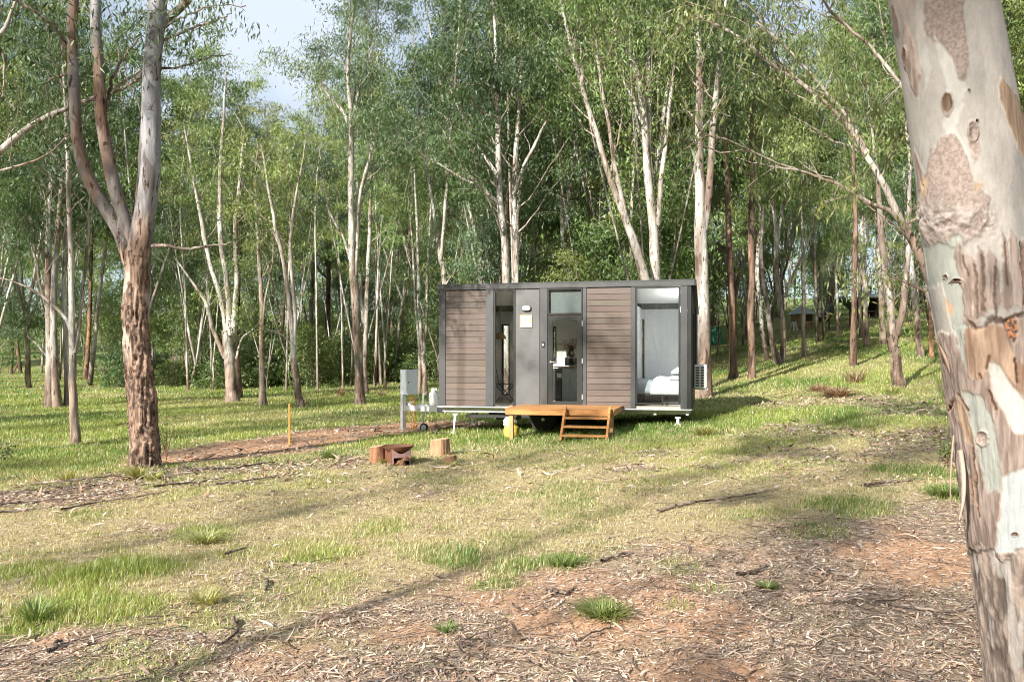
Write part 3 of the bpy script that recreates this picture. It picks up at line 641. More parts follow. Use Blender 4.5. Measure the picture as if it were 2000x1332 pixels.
# behind the tiny house
T('tall twin gum with dense dark crown rising over the house door', 'gum', (988, 700), [[(990, 740, 17), (989, 600, 15), (985, 470, 14), (975, 370, 12), (970, 250, 11), (968, 120, 8), (960, -40, 4)],
  [(1005, 740, 14), (1004, 600, 13), (1003, 470, 12), (1001, 370, 11), (1008, 250, 8), (1020, 120, 5)], [(978, 400, 7), (940, 372, 6), (880, 335, 5), (820, 300, 3)], [(974, 350, 7), (935, 290, 6), (900, 220, 5), (870, 140, 3)], [(1003, 380, 7), (1035, 300, 6), (1070, 230, 4)]], 40, Y=27, pal='dark', t0=.4, n2_=11, each=54, L2=3.2, dsp=.12)
T('leaning silver gum sweeping up to the side above the house roof', 'gum', (1268, 700), [[(1285, 740, 20), (1268, 600, 19), (1245, 500, 18), (1220, 430, 14), (1192, 350, 12), (1165, 260, 11), (1140, 180, 9), (1115, 90, 7), (1090, -20, 4)],
  [(1240, 490, 11), (1222, 420, 9), (1203, 330, 8), (1188, 230, 7), (1172, 130, 6), (1160, 20, 4)], [(1190, 350, 4), (1205, 280, 4), (1212, 220, 3)], [(1140, 180, 5), (1130, 100, 5), (1135, 0, 3)]], 41, Y=26, pal='mid', t0=.62, n2_=8, each=20, L2=2.6, dsp=.06)
T('straight silver gum splitting high up above the bedroom window', 'gum', (1283, 700), [[(1284, 740, 22), (1283, 600, 20), (1276, 450, 18), (1265, 340, 15), (1258, 240, 13), (1240, 130, 11), (1205, 60, 7), (1185, -40, 4)],
  [(1275, 410, 11), (1270, 300, 9), (1268, 170, 8), (1265, 20, 4)], [(1285, 440, 10), (1293, 330, 9), (1305, 220, 7), (1320, 100, 4)], [(1258, 250, 6), (1240, 200, 5), (1212, 140, 4), (1190, 60, 2)]], 42, Y=26.5, pal='mid', t0=.6, n2_=7, each=20, L2=2.6, dsp=.06)
T('thick grey gum close behind the air conditioner at the house end', 'grey', (1370, 777), [[(1374, 777, 36), (1374, 700, 28), (1372, 580, 27), (1371, 450, 23), (1368, 330, 19), (1367, 180, 15), (1364, 20, 9), (1360, -160, 4)],
  [(1374, 450, 17), (1384, 370, 14), (1388, 290, 13), (1396, 200, 11), (1406, 100, 8), (1420, -20, 4)]], 43, pal='dark', t0=.52, n2_=10, each=50, L2=2.6, sides=14)
# the slope on the right
T('straight dark ironbark nearest the air conditioner on the slope', 'iron', (1432, 740), [[(1432, 740, 17), (1430, 660, 13), (1428, 560, 13), (1423, 430, 12), (1419, 300, 10), (1416, 150, 5)]], 44, pal='dark', t0=.7)
T('straight dark ironbark with an orange flank on the slope', 'iron', (1468, 740), [[(1469, 740, 14), (1467, 640, 13), (1469, 540, 12), (1468, 420, 11), (1469, 320, 9), (1464, 180, 4)]], 45, pal='mid', t0=.7)
T('pale bow-stemmed gum just uphill of the orange-flanked ironbark', 'gum', (1500, 703), [[(1501, 703, 10), (1490, 660, 9), (1484, 600, 8), (1478, 520, 8), (1484, 430, 6), (1474, 320, 3)]], 46, pal='mid', t0=.6)
T('V-shaped twin gum with a long pale arm on the slope', 'grey', (1526, 713), [[(1526, 713, 20), (1512, 680, 11), (1506, 640, 10), (1500, 600, 9), (1490, 520, 7), (1492, 400, 4)], [(1528, 708, 12), (1531, 650, 11), (1526, 600, 10), (1518, 530, 10), (1516, 450, 8), (1508, 350, 5), (1515, 260, 3)],
  [(1531, 580, 6), (1548, 545, 5), (1568, 500, 5), (1585, 450, 4), (1602, 400, 2)], [(1517, 480, 6), (1530, 410, 5), (1545, 340, 3)]], 47, pal='yellow', n2_=6, t0=.6)
T('slim pale gum in front of the little hut', 'gum', (1571, 698), [[(1571, 698, 10), (1568, 660, 8), (1568, 580, 8), (1566, 500, 6), (1563, 420, 4), (1566, 320, 2)]], 48, pal='mid')
T('thin pale gum on the slope just past the little hut', 'gum', (1597, 668), [[(1598, 668, 7), (1595, 600, 6), (1592, 520, 5), (1590, 430, 3)]], 49, pal='mid')
T('hair-thin pale gum between the hut and the green tarpaulin', 'gum', (1611, 664), [[(1611, 664, 6), (1607, 600, 5), (1602, 530, 4), (1600, 430, 3)]], 50, pal='yellow')
T('thin pale gum crossing the green tarpaulin shelter', 'gum', (1637, 660), [[(1637, 660, 5), (1636, 600, 5), (1632, 520, 4), (1630, 400, 3)]], 51, pal='mid')
T('straight dark ironbark halfway up the slope near the tarpaulin', 'iron', (1667, 716), [[(1668, 716, 13), (1667, 640, 11), (1668, 540, 10), (1670, 430, 9), (1667, 320, 8), (1664, 200, 5), (1660, 60, 3)]], 52, pal='mid', t0=.62)
T('pale loose-barked gum just behind the slope ironbark', 'gum', (1694, 678), [[(1697, 678, 12), (1690, 620, 10), (1688, 540, 9), (1684, 450, 7), (1690, 320, 4)], [(1682, 660, 8), (1680, 600, 7), (1676, 500, 6), (1668, 400, 3)]], 53, pal='mid')
T('smooth pale gum in front of the dark shed', 'gum', (1724, 672), [[(1724, 672, 13), (1722, 620, 11), (1720, 540, 12), (1716, 450, 10), (1710, 350, 7), (1705, 230, 4)]], 54, pal='blue')
T('stout low-forking gum with red-brown foot nearest the thick trunk', 'grey', (1754, 757), [[(1754, 757, 30), (1750, 720, 22), (1746, 680, 20), (1745, 650, 22)], [(1744, 660, 16), (1740, 600, 14), (1730, 540, 13), (1722, 470, 12), (1716, 380, 9), (1705, 270, 5), (1690, 140, 3)],
  [(1752, 655, 13), (1764, 600, 13), (1771, 530, 11), (1776, 450, 10), (1778, 360, 7), (1770, 240, 4)]], 55, pal='mid', t0=.6)
T('leaning grey trunk between the low-forking gum and the thick trunk', 'grey', (1799, 697), [[(1800, 697, 15), (1793, 650, 13), (1786, 590, 12), (1778, 520, 11), (1772, 440, 8), (1764, 330, 4)]], 56, pal='dark')
T('dark slim trunk showing past the edge of the thick trunk', 'iron', (1819, 700), [[(1820, 700, 9), (1818, 600, 9), (1822, 500, 8), (1816, 380, 4)]], 57, pal='dark')
T('nearer gum hidden behind the thick trunk with white limbs reaching out', 'gum', (1885, 800), [[(1905, 850, 26), (1880, 700, 24), (1850, 610, 22), (1815, 540, 21), (1792, 480, 18), (1765, 430, 15), (1740, 375, 13), (1705, 310, 11), (1668, 255, 9), (1600, 190, 6), (1520, 120, 4)],
  [(1762, 437, 10), (1735, 410, 9), (1705, 400, 8), (1670, 380, 8), (1625, 355, 6), (1565, 335, 4), (1500, 325, 2)], [(1668, 255, 6), (1590, 190, 6), (1500, 120, 5), (1420, 60, 4), (1350, 30, 2)], [(1700, 300, 6), (1640, 210, 6), (1560, 120, 5), (1480, 40, 3)],
  [(1850, 610, 14), (1840, 450, 13), (1800, 250, 11), (1750, 60, 8), (1700, -120, 4)], [(1565, 335, 4), (1480, 300, 3), (1410, 270, 3), (1370, 262, 2)], [(1780, 200, 8), (1700, 100, 6), (1620, 20, 5), (1550, -60, 2)]], 58, Y=11.5, pal='yellow', t0=.38, n2_=14, n3=4, L2=1.5, up=.2, each=13, spread=.20, leaf=(.12, .026), lean=(-.5, 0, 0), dsp=.1, droop=1.5)
T('gum outside the frame edge whose grey limb crosses behind the forked gum', 'grey', (-330, 930), [[(-330, 960, 40), (-300, 700, 34), (-180, 450, 26), (-60, 345, 15), (0, 300, 13), (60, 250, 12), (120, 218, 10), (190, 190, 8), (260, 150, 5), (330, 90, 2)],
  [(-300, 700, 28), (-290, 300, 22), (-260, -100, 14), (-240, -500, 5)], [(-60, 120, 8), (0, 70, 8), (25, 20, 6), (50, -60, 4)], [(-100, 355, 6), (0, 333, 5), (50, 320, 4), (100, 295, 3), (130, 262, 2)], [(-40, 60, 6), (2, 110, 5), (8, 150, 4), (0, 190, 3)]], 59, Y=15.5, pal='dark', t0=.35, n2_=7, L2=2.2, each=16, dsp=.02)

# ---------------------------------------------------------------- the forest around and behind: a few kinds, copied
def proto(name, label, seed, H, nf, style, pal, lean=.06, fork=.35, each=34, leaf=(.22, .058), t0=.34, L2=2.8, r0=.16, n2_=10, n3=4, spread=.36, sides=8):
    r = np.random.default_rng(seed); st = []
    lx, ly = r.normal(size=2) * lean; zf = H * fork
    m = [(0, 0, -.3, r0 * 1.1), (lx * zf * .5, ly * zf * .5, zf * .5, r0 * .85), (lx * zf, ly * zf, zf, r0 * .75)]
    if nf == 1: m += [(lx * H * .7 + r.normal() * .3, ly * H * .7 + r.normal() * .3, H * .7, r0 * .5), (lx * H + r.normal() * .5, ly * H + r.normal() * .5, H, r0 * .15)]
    st.append(np.array(m))
    for k in range(nf if nf > 1 else 0):
        a = 2 * np.pi * k / nf + r.random(); sp = H * (.10 + .10 * r.random()); f = .85 + .2 * r.random()
        b = st[0][-1] if k < 2 else st[0][1] * .3 + st[0][2] * .7
        st.append(np.array([(b[0], b[1], b[2] - .2, r0 * .6), (b[0] + math.cos(a) * sp * .4, b[1] + math.sin(a) * sp * .4, b[2] + (H * f - b[2]) * .3, r0 * .48),
                            (b[0] + math.cos(a) * sp * .8, b[1] + math.sin(a) * sp * .8, b[2] + (H * f - b[2]) * .65, r0 * .33), (b[0] + math.cos(a) * sp * 1.1, b[1] + math.sin(a) * sp * 1.1, H * f, r0 * .1)]))
    tv, tq, tcv, lv = grow(r, st, t0=t0, n2_=n2_, n3=n3, L2=L2, each=each, spread=spread, leaf=leaf, pal=pal, style=style, sides=sides)
    t = thing(name, label, 'tree', (0, 0, 0))
    mesh('trunk', tv, tq, M['bark'], t, {'col': tcv}); mesh('crown', lv[0], lv[1], M['leaf'], t, {'col': lv[2]}, smooth=False)
    return t
PR = [proto('gum_tree', '', 101, 20, 3, 'gum', 'mid'), proto('gum_tree', '', 102, 20, 2, 'gum', 'blue'), proto('gum_tree', '', 103, 20, 1, 'gum', 'mid', r0=.13), proto('gum_tree', '', 104, 20, 4, 'grey', 'mid', fork=.2),
      proto('ironbark_tree', '', 105, 20, 1, 'iron', 'dark', r0=.15, t0=.5), proto('gum_tree', '', 106, 20, 3, 'gum', 'yellow', fork=.45), proto('gum_tree', '', 107, 20, 2, 'grey', 'yellow', fork=.3), proto('gum_tree', '', 108, 20, 5, 'gum', 'blue', fork=.12, r0=.13), proto('gum_tree', '', 109, 20, 6, 'gum', 'yellow', fork=.06, r0=.10, t0=.5), proto('gum_tree', '', 110, 20, 4, 'gum', 'mid', fork=.10, r0=.10, t0=.55)]
SP = [proto('sapling', '', 201, 7, 2, 'gum', 'yellow', t0=.12, L2=1.5, r0=.05, n2_=16, each=18, spread=.34, leaf=(.18, .05), fork=.2), proto('sapling', '', 202, 7, 1, 'gum', 'mid', t0=.1, L2=1.5, r0=.045, n2_=18, each=20, spread=.36, leaf=(.18, .05)),
      proto('sapling', '', 203, 7, 3, 'grey', 'mid', t0=.2, L2=1.7, r0=.05, n2_=14, each=18, spread=.4, leaf=(.2, .05), fork=.15)]
PO = [proto('gum_tree', '', 111, 20, 3, 'gum', 'mid', each=24, n2_=5, n3=3, spread=.36, t0=.5, r0=.085), proto('gum_tree', '', 112, 20, 1, 'gum', 'mid', each=24, n2_=8, n3=3, spread=.36, t0=.5, r0=.09)]
used = set()
def put(pr, X, Y, H, group, label, r, sxy=1.0):
    Hp = 7 if pr in SP else 20
    s = H / Hp; k = s * sxy; loc = (X, Y, z1(X, Y) - .1)
    if pr not in used:
        used.add(pr); pr.location = loc; pr.rotation_euler = (0, 0, r.random() * 6.28); pr.scale = (k, k, s); pr['label'] = label; pr['group'] = group; return pr
    return copy_tree(pr, loc, r.random() * 6.28, (k, k, s), label, group)
def topcap(px):
    """how high (in pixels) the crowns may reach before the open sky at the gap"""
    if 480 < px < 585: return 190 + abs(px - 545) * .4
    if 330 < px <= 480: return 150 - (px - 330) * .1
    if 190 < px <= 330: return 60
    return -500
r = np.random.default_rng(77); placed = []
GL = [('gums deep in the forest across the clearing', 'distant pale gum in the forest beyond the open grass'),
      ('gums deep in the forest behind the tiny house', 'distant gum in the crowded forest behind the tiny house'),
      ('gums high on the wooded slope', 'distant gum standing high on the wooded slope past the hut')]
GS = [('saplings under the forest across the clearing', 'leafy young gum under the forest beyond the open grass'),
      ('saplings under the forest behind the tiny house', 'leafy young gum in the undergrowth behind the tiny house'),
      ('saplings on the wooded slope', 'leafy young gum among the trees of the wooded slope')]
def zone(px): return 0 if px < 850 else (1 if px < 1400 else 2)
n = 0; tries = 0
while n < 190 and tries < 6000:
    tries += 1
    u = r.random(); Y = 34 + 116 * u ** 1.25; px = r.uniform(-330, 2330); X = (px - 1000) / F * Y
    if px < 860 and Y < 58 and px > -100: continue
    if 1380 < px < 1850 and Y < 46: continue
    if 1530 < px < 1740 and Y < 84 and r.random() < .75: continue
    if any((X - a) ** 2 + (Y - b) ** 2 < (1.6 + Y * .018) ** 2 for a, b in placed): continue
    H = r.uniform(17, 26); cap = topcap(px); g = z1(X, Y); mH = (CZ - (cap - HY) / F * Y) - g
    if H > mH: H = mH * r.uniform(.85, 1)
    if H < 6: continue
    pr = PR[int(r.integers(0, len(PR)))]; z = zone(px); put(pr, X, Y, H, *GL[z], r, 1.0 if H > 14 else 1.3); placed.append((X, Y)); n += 1
n = 0
while n < 120:
    Y = 36 + 90 * r.random() ** 1.3; px = r.uniform(-250, 2250); X = (px - 1000) / F * Y
    if px < 860 and Y < 60 and px > -100: continue
    if px < 250 and Y < 84: continue
    if 1380 < px < 1850 and Y < 50: continue
    if 1500 < px < 1740 and Y < 86: continue
    z = zone(px); put(SP[int(r.integers(0, 3))], X, Y, r.uniform(5, 11), *GS[z], r, 1.2); n += 1
SL = [proto('slender_gum', '', 121, 20, 1, 'gum', 'yellow', r0=.085, t0=.5, each=18, n2_=8, lean=.04), proto('slender_gum', '', 122, 20, 2, 'gum', 'mid', r0=.085, t0=.5, each=18, n2_=6, fork=.12, lean=.04), proto('slender_gum', '', 123, 20, 3, 'grey', 'yellow', r0=.08, t0=.55, each=13, n2_=5, fork=.06)]
n = 0
while n < 72:
    Y = 33 + 42 * r.random(); px = r.uniform(330, 1960); X = (px - 1000) / F * Y
    if px < 860 and Y < 48: continue
    if 1370 < px < 1850 and Y < 48: continue
    if 1500 < px < 1740 and r.random() < .7: continue
    if any((X - a) ** 2 + (Y - b) ** 2 < 1.2 for a, b in placed): continue
    cap = topcap(px); H = min(r.uniform(14, 22), (CZ - (cap - HY) / F * Y - z1(X, Y)) * .95); z = zone(px); placed.append((X, Y)); n += 1
    put(SL[int(r.integers(0, 3))], X, Y, H, ('slender gums across the clearing', 'slender gums behind the tiny house', 'slender gums on the wooded slope')[z], ('thin pole-like gum in the tree line beyond the open grass', 'thin pole-like gum in the trees behind the tiny house', 'thin pole-like gum among the trees of the slope')[z], r, 1.0)
# gums beside and behind the photographer, whose shade falls on the grass
OFF = [(-13.5, 2.5, 19), (-19, 5, 20), (-10.5, -8, 18), (-16.5, -9, 21), (-6, -15, 20), (-22, -3, 20), (-25, 10, 19), (-27, 18, 18), (9, 1.5, 17), (-14, -19, 21), (-32, 2, 22), (-31, 27, 20), (-20, 12.5, 19), (14, 8, 18), (-25, 14, 18), (-30, 8, 20), (-29, 20, 17), (-38, 14, 22), (-23, 5, 17), (-5, -9, 19)]
r = np.random.default_rng(5)
for i, (X, Y, H) in enumerate(OFF):
    put(PO[i % 2] if True else PR[(i * 3) % 8], X, Y, H, 'gums standing around the camera out of frame', 'unseen tall gum added behind the camera to darken the window reflections', r, .85)
for pr in PR + SP + PO + SL:
    if pr not in used:
        for c_ in list(pr.children): bpy.data.objects.remove(c_)
        bpy.data.objects.remove(pr)
r = np.random.default_rng(15)
for i in range(46):  # trees added out of view so the windows reflect dark forest
    a = R(178 + 4.1 * i + r.uniform(-2, 2)); d = r.uniform(46, 60) if i % 2 else r.uniform(62, 84); put(PR[i % 10], d * math.cos(a), d * math.sin(a), r.uniform(19, 25), 'gums standing around the camera out of frame', 'unseen tall gum added behind the camera to darken the window reflections', r, 1.4)
for i in range(40):  # added saplings close the bright gap under those crowns in the reflections
    a = R(178 + 4.7 * i + r.uniform(-2, 2)); d = r.uniform(44, 58); put(SP[i % 3], d * math.cos(a), d * math.sin(a), r.uniform(7, 11), 'saplings behind the camera out of frame', 'unseen young gum added behind the camera to fill the window reflections', r, 1.6)
# bushes along the far edge of the clearing
def bush(name, label, seed, pal, rx=1.6, h=2.4, ncl=110, each=34, leaf=(.17, .07)):
    r = np.random.default_rng(seed); th = r.random(ncl) * 6.28; u = r.random(ncl); rr = rx * np.sqrt(r.random(ncl)); zz = h * (.08 + .92 * u); rr = rr * np.sqrt(np.clip(1.12 - (zz / h) ** 2, 0, 1))
    cc = np.stack([rr * np.cos(th), rr * np.sin(th), zz], 1); lv = leaves(r, cc, each, np.full(ncl, .27), leaf[0], leaf[1], pal, .4)
    t = thing(name, label, 'bush', (0, 0, 0))
    P = np.stack([np.stack([np.linspace(0, 1, 5) ** 1.2 * c[0], np.linspace(0, 1, 5) ** 1.2 * c[1], np.linspace(-.1, 1, 5) * c[2]], 1) for c in cc[:26]]); v, q = tubes(P, np.tile(np.linspace(.03, .01, 5), (26, 1)), 5)
    mesh('stem', v, q, M['bark'], t, {'col': barkcol(v, np.full(len(v), .05), 'other')}); mesh('foliage', lv[0], lv[1], M['leaf'], t, {'col': lv[2]}, smooth=False)
    return t
BS = [bush('bush', '', 301, 'dark'), bush('bush', '', 302, 'mid', 2.0, 2.0), bush('bush', '', 303, 'yellow', 1.4, 2.9)]
r = np.random.default_rng(31); bu = set()
def putb(k, X, Y, s, sz, label, group=None):
    b = BS[k]; loc = (X, Y, z1(X, Y) - .1)
    if k not in bu:
        bu.add(k); b.location = loc; b.scale = (s, s, sz); b.rotation_euler = (0, 0, r.random() * 6); b['label'] = label
        if group: b['group'] = group
        return b
    b = copy_tree(b, loc, r.random() * 6, (s, s, sz), label, group)
    if not group and 'group' in b: del b['group']
    return b
for px in list(range(430, 860, 30)) + list(range(250, 440, 42)):
    Y = r.uniform(56, 64); X = (px + r.uniform(-8, 8) - 1000) / F * Y; s = r.uniform(.9, 1.35) if px > 440 else r.uniform(.7, 1.2)
    putb(int(r.integers(0, 3)), X, Y, s, s * r.uniform(.9, 1.35), 'dense green bush in the hedge along the far edge of the clearing', 'bushes along the far edge of the clearing')
for px in range(455, 850, 72):
    Y = r.uniform(66, 74); X = (px - 1000) / F * Y; s = r.uniform(1.3, 1.8)
    putb(int(r.integers(0, 2)), X, Y, s, s * 1.2, 'dense green bush in the hedge along the far edge of the clearing', 'bushes along the far edge of the clearing')
p_ = ground(318, 727); putb(1, p_[0], p_[1], 1.0, 1.15, 'rounded dark bush showing just past the big forked trunk')
for a, b, s in [(1390, 668, .5), (1450, 672, .7), (1510, 660, .8), (1760, 650, .9), (1700, 645, .6), (1830, 655, .9)]:
    Y = 78.; X = (a - 1000) / F * Y; putb(2, X, Y, s, s, 'low green bush on the wooded slope near the huts', 'low bushes on the wooded slope')
# the sapling with pale green leaves by the bushes
T('light green leafy sapling in front of the dark hedge beside the white gum', 'gum', (684, 743), [[(684, 743, 5), (684, 690, 4), (683, 640, 3), (682, 590, 2)]], 61, name='sapling', cat='sapling', pal='yellow', t0=.15, n2_=26, n3=3, L2=1.3, each=15, spread=.22, leaf=(.15, .04), tmax=.95)
T('small twiggy gum with three bare stems at the hedge foot', 'gum', (390, 738), [[(390, 738, 6), (383, 700, 5), (377, 650, 4), (372, 590, 2)], [(391, 736, 4), (402, 690, 4), (405, 640, 3), (415, 580, 2)], [(365, 700, 7), (366, 640, 6), (362, 580, 5), (345, 520, 3)]], 62, pal='mid', L2=1.6, n2_=5)
# wood so far off that it reads as one mass
r = np.random.default_rng(9); m = 3000
Yf = r.uniform(112, 190, m); pxf = r.uniform(-500, 2500, m); Xf = (pxf - 1000) / F * Yf
capf = np.array([topcap(p) for p in pxf]); hf = r.random(m) ** .9 * 22; zf = zt(Xf, Yf) + hf; mz = CZ - (np.maximum(capf, 40) + 30 - HY) / F * Yf; zf = np.minimum(zf, mz - r.random(m) * 6)
zf = np.maximum(zf, zt(Xf, Yf) + .3)
mb_ = 2600; ab = R(172) + r.random(mb_) * R(200); db = r.uniform(88, 130, mb_); Xf = np.concatenate([Xf, db * np.cos(ab)]); Yf = np.concatenate([Yf, db * np.sin(ab)]); zf = np.concatenate([zf, zt(db * np.cos(ab), db * np.sin(ab)) + r.random(mb_) ** 1.2 * 17])  # leaf ring added behind the camera, keeps the bright horizon out of the windows
m = len(Xf)
lv = leaves(r, np.stack([Xf, Yf, zf], 1), 26, np.full(m, 1.5), .75, .27, 'mid', .6); cfar = lv[2] * 1.0 + np.array((.02, .03, .03))  # pale lift puts distance haze into the leaf colour
tag(mesh('distant_forest', lv[0], lv[1], M['leaf'], attrs={'col': cfar}, smooth=False), 'mass of far treetops behind all the trunks with an unseen ring added behind the camera', 'forest', kind='stuff')

# ---------------------------------------------------------------- the big leaning trunk at the right
def inpoly(px, py, poly):
    c = np.zeros(px.shape, bool); n = len(poly)
    for i in range(n):
        x1, y1 = poly[i]; x2, y2 = poly[(i + 1) % n]
        if y1 == y2: continue
        c ^= ((y1 > py) != (y2 > py)) & (px < (x2 - x1) * (py - y1) / (y2 - y1) + x1)
    return c
TD = 3.95
Ly = [-330, 0, 200, 340, 530, 700, 850, 1000, 1100, 1200, 1332, 1430]; Lx = [1692, 1740, 1768, 1786, 1806, 1838, 1860, 1881, 1893, 1905, 1921, 1925]; Wd_ = [205, 215, 224, 230, 238, 248, 256, 266, 276, 290, 312, 345]
NV, NU = 980, 560
vy = np.linspace(1430, -330, NV); left = np.interp(vy, Ly, Lx); wid = np.interp(vy, Ly, Wd_)
aL = np.arctan((left - 1000) / F); aR = np.arctan((left + wid - 1000) / F); rs_ = np.sin((aR - aL) / 2); cx = np.tan((aR + aL) / 2) * TD; rad = rs_ * np.hypot(cx, TD)
zc = CZ - (vy - HY) / F * (TD - .2)
U = np.linspace(0, 2 * np.pi, NU, endpoint=False)
UU, VV = np.meshgrid(U, np.arange(NV)); lat = np.cos(UU); frontm = -np.sin(UU)          # -y side faces the camera
X0_ = cx[VV] + rad[VV] * np.cos(UU); Y0_ = TD + rad[VV] * np.sin(UU); Z0_ = zc[VV] + 0 * UU
PXX = 1000 + F * X0_ / Y0_; PYY = HY - F * (Z0_ - CZ) / Y0_; facing = X0_ * np.cos(UU) + Y0_ * np.sin(UU) < 0
PXX = np.where(facing, PXX, PXX + 700)                                                  # the far side has its own bark
Pt = np.stack([X0_.ravel(), Y0_.ravel(), Z0_.ravel()], 1)
wv1 = (fbm(Pt * np.array((9, 9, 5.)), 4, 1).reshape(NV, NU) - .5); wv2 = (fbm(Pt * np.array((9, 9, 5.)) + 40, 4, 2).reshape(NV, NU) - .5)
hi1 = (fbm(Pt * 45, 3, 4).reshape(NV, NU) - .5)
qx = PXX + wv1 * 30 + hi1 * 14; qy = PYY + wv2 * 46 + hi1 * 22
fib = fbm(Pt * np.array((75, 75, 5.)) , 4, 7).reshape(NV, NU); fib2 = fbm(Pt * np.array((26, 26, 2.4)) + 11, 4, 8).reshape(NV, NU)
blot = fbm(Pt * np.array((7, 7, 3.)) + 5, 4, 9).reshape(NV, NU); gran = fbm(Pt * 110, 3, 10).reshape(NV, NU); big = fbm(Pt * np.array((3., 3., 1.2)) + 70, 3, 12).reshape(NV, NU)
def blur(a, k=2):
    a = a.astype(float)
    for _ in range(k): a = (a + np.roll(a, 1, 1) + np.roll(a, -1, 1) + np.vstack([a[:1], a[:-1]]) + np.vstack([a[1:], a[-1:]])) / 5
    return a
cream = lerp((.50, .46, .41), (.36, .34, .31), ss(.38, .62, blot)); cream = lerp(cream, (.58, .45, .36), ss(.55, .72, big) * .6)
cl = cream * (.92 + .16 * gran[..., None]); dz = (blot - .5) * .006
brown = lerp((.24, .165, .13), (.42, .32, .265), ss(.35, .65, fib)); pink = lerp((.30, .22, .18), (.46, .36, .31), ss(.3, .7, gran)); orange = lerp((.34, .20, .115), (.50, .35, .22), ss(.35, .65, fib))
white = lerp((.60, .58, .53), (.50, .46, .40), ss(.4, .6, blot)); greenw = lerp((.40, .42, .37), (.48, .44, .37), ss(.4, .65, big)); darkc = np.array((.045, .025, .015))
def patch(poly, colr, h, rag=1.0, rim=None, k=2):
    global cl, dz
    m_ = inpoly(PXX + (qx - PXX) * rag, PYY + (qy - PYY) * rag, poly); a = blur(m_, k)
    if rim is not None:
        e = np.clip((blur(m_, 7) - .08) * 3, 0, 1) * (1 - a); cl = lerp(cl, rim, e * .8)
    cl = lerp(cl, colr, a); dz = dz + h * blur(m_, 3)
fibd = (fib - .5) * .014 + (fib2 - .5) * .02
# lower trunk: old fibrous bark over most of it
low = inpoly(qx, qy, [(1700, 700), (1835, 655), (1868, 640), (1885, 625), (2200, 600), (2900, 500), (2900, 1500), (1700, 1500)])
a_ = blur(low, 2); cl = lerp(cl, brown, a_); dz = dz + a_ * (.007 + fibd * .9)
patch([(1810, -340), (1870, -340), (1885, 25), (1893, 60), (1894, 110), (1890, 150), (1874, 149), (1860, 112), (1838, 78), (1813, 70), (1812, 30)], pink * .88, .004, .8)
patch([(1772, 42), (1779, 60), (1792, 105), (1797, 150), (1791, 190), (1779, 168), (1768, 120), (1766, 80)], brown * 1.05, .006, .6, (.55, .33, .15))
patch([(1744, 8), (1752, 12), (1760, 60), (1756, 88), (1748, 60)], brown, .004, .5)
patch([(1962, 150), (1978, 168), (1992, 200), (2012, 240), (2060, 330), (2010, 335), (1990, 280), (1968, 222), (1958, 180)], orange * .8, .005, .9)
patch([(1826, 60), (1838, 78), (1862, 114), (1876, 150), (1892, 160), (1880, 200), (1870, 255), (1892, 322), (1880, 322), (1858, 282), (1842, 240), (1850, 190), (1832, 120)], white, -.003, .8)
patch([(1792, 0), (1808, 0), (1812, 80), (1816, 130), (1806, 180), (1799, 110)], white * .95, 0, .8)
patch([(1835, 272), (1868, 270), (1884, 318), (1900, 366), (1936, 396), (1922, 452), (1880, 480), (1820, 482), (1798, 455), (1798, 395), (1812, 330)], pink, .006, 1.0)
patch([(1784, 285), (1796, 300), (1808, 330), (1803, 372), (1794, 372)], brown, .005, .6); patch([(1806, 342), (1820, 346), (1812, 382), (1797, 392)], orange * 1.15, -.002, .5)
patch([(1904, 360), (1920, 362), (1918, 376), (1902, 378)], orange, 0, .6)
patch([(1893, 240), (1908, 246), (1916, 300), (1905, 330), (1890, 290)], pink * 1.1, .003, .8)
# burl
bm_ = np.exp(-((PYY - 432) / 34) ** 2) * np.clip(1 - ss(1925, 1965, PXX), 0, 1); lump = fbm(Pt * 34, 4, 20).reshape(NV, NU)
cl = lerp(cl, lerp((.24, .18, .15), (.48, .41, .36), ss(.36, .6, lump)), np.clip(bm_ * 1.0, 0, .9) * ss(.36, .46, lump + bm_ * .08)); dz = dz + bm_ * (.006 + (lump - .5) * .040)
patch([(1798, 492), (1840, 480), (1886, 452), (1880, 500), (1882, 545), (1886, 600), (1893, 640), (1912, 738), (1902, 738), (1880, 704), (1866, 650), (1845, 600), (1838, 560), (1812, 560)], greenw, -.004, .7)
patch([(1842, 585), (1862, 600), (1860, 620), (1846, 610)], orange * 1.2, 0, .6)
for (a, b, c_, d, t_) in [(1873, 466, 1888, 640, 13), (1893, 490, 1903, 628, 11), (1911, 480, 1916, 618, 12), (1930, 486, 1938, 610, 13), (1958, 450, 1962, 612, 12), (1976, 444, 1988, 606, 16), (2005, 460, 2012, 615, 16)]:
    patch([(a, b), (a + t_, b + 18), (c_ + t_ + 4, d - 20), (c_ + t_ / 2 + 2, d), (c_ - 6, d - 12), (a - 2, b + 40)], brown * (.95 + .2 * rng.random()), .0055, .6, None, 2)
for (a, b, c_, d) in [(1905, 520, 1909, 620), (1919, 500, 1922, 610), (1941, 520, 1944, 630), (1965, 470, 1968, 560), (1886, 500, 1890, 540), (2003, 470, 2004, 600)]:
    patch([(a - 2, b), (a + 2, b), (c_ + 3, d), (c_ - 2, d)], darkc * 3, -.009, .6, None, 1)
patch([(1884, 622), (1905, 632), (1935, 618), (1962, 622), (1985, 616), (2040, 612), (2040, 622), (1985, 626), (1960, 634), (1930, 630), (1905, 642)], darkc * 1.5, -.012, .7, None, 2)
patch([(1956, 628), (1985, 624), (1992, 650), (1982, 676), (1968, 662)], lerp(darkc, np.array((.5, .17, .05)), ss(.4, .6, gran)), -.012, .6)
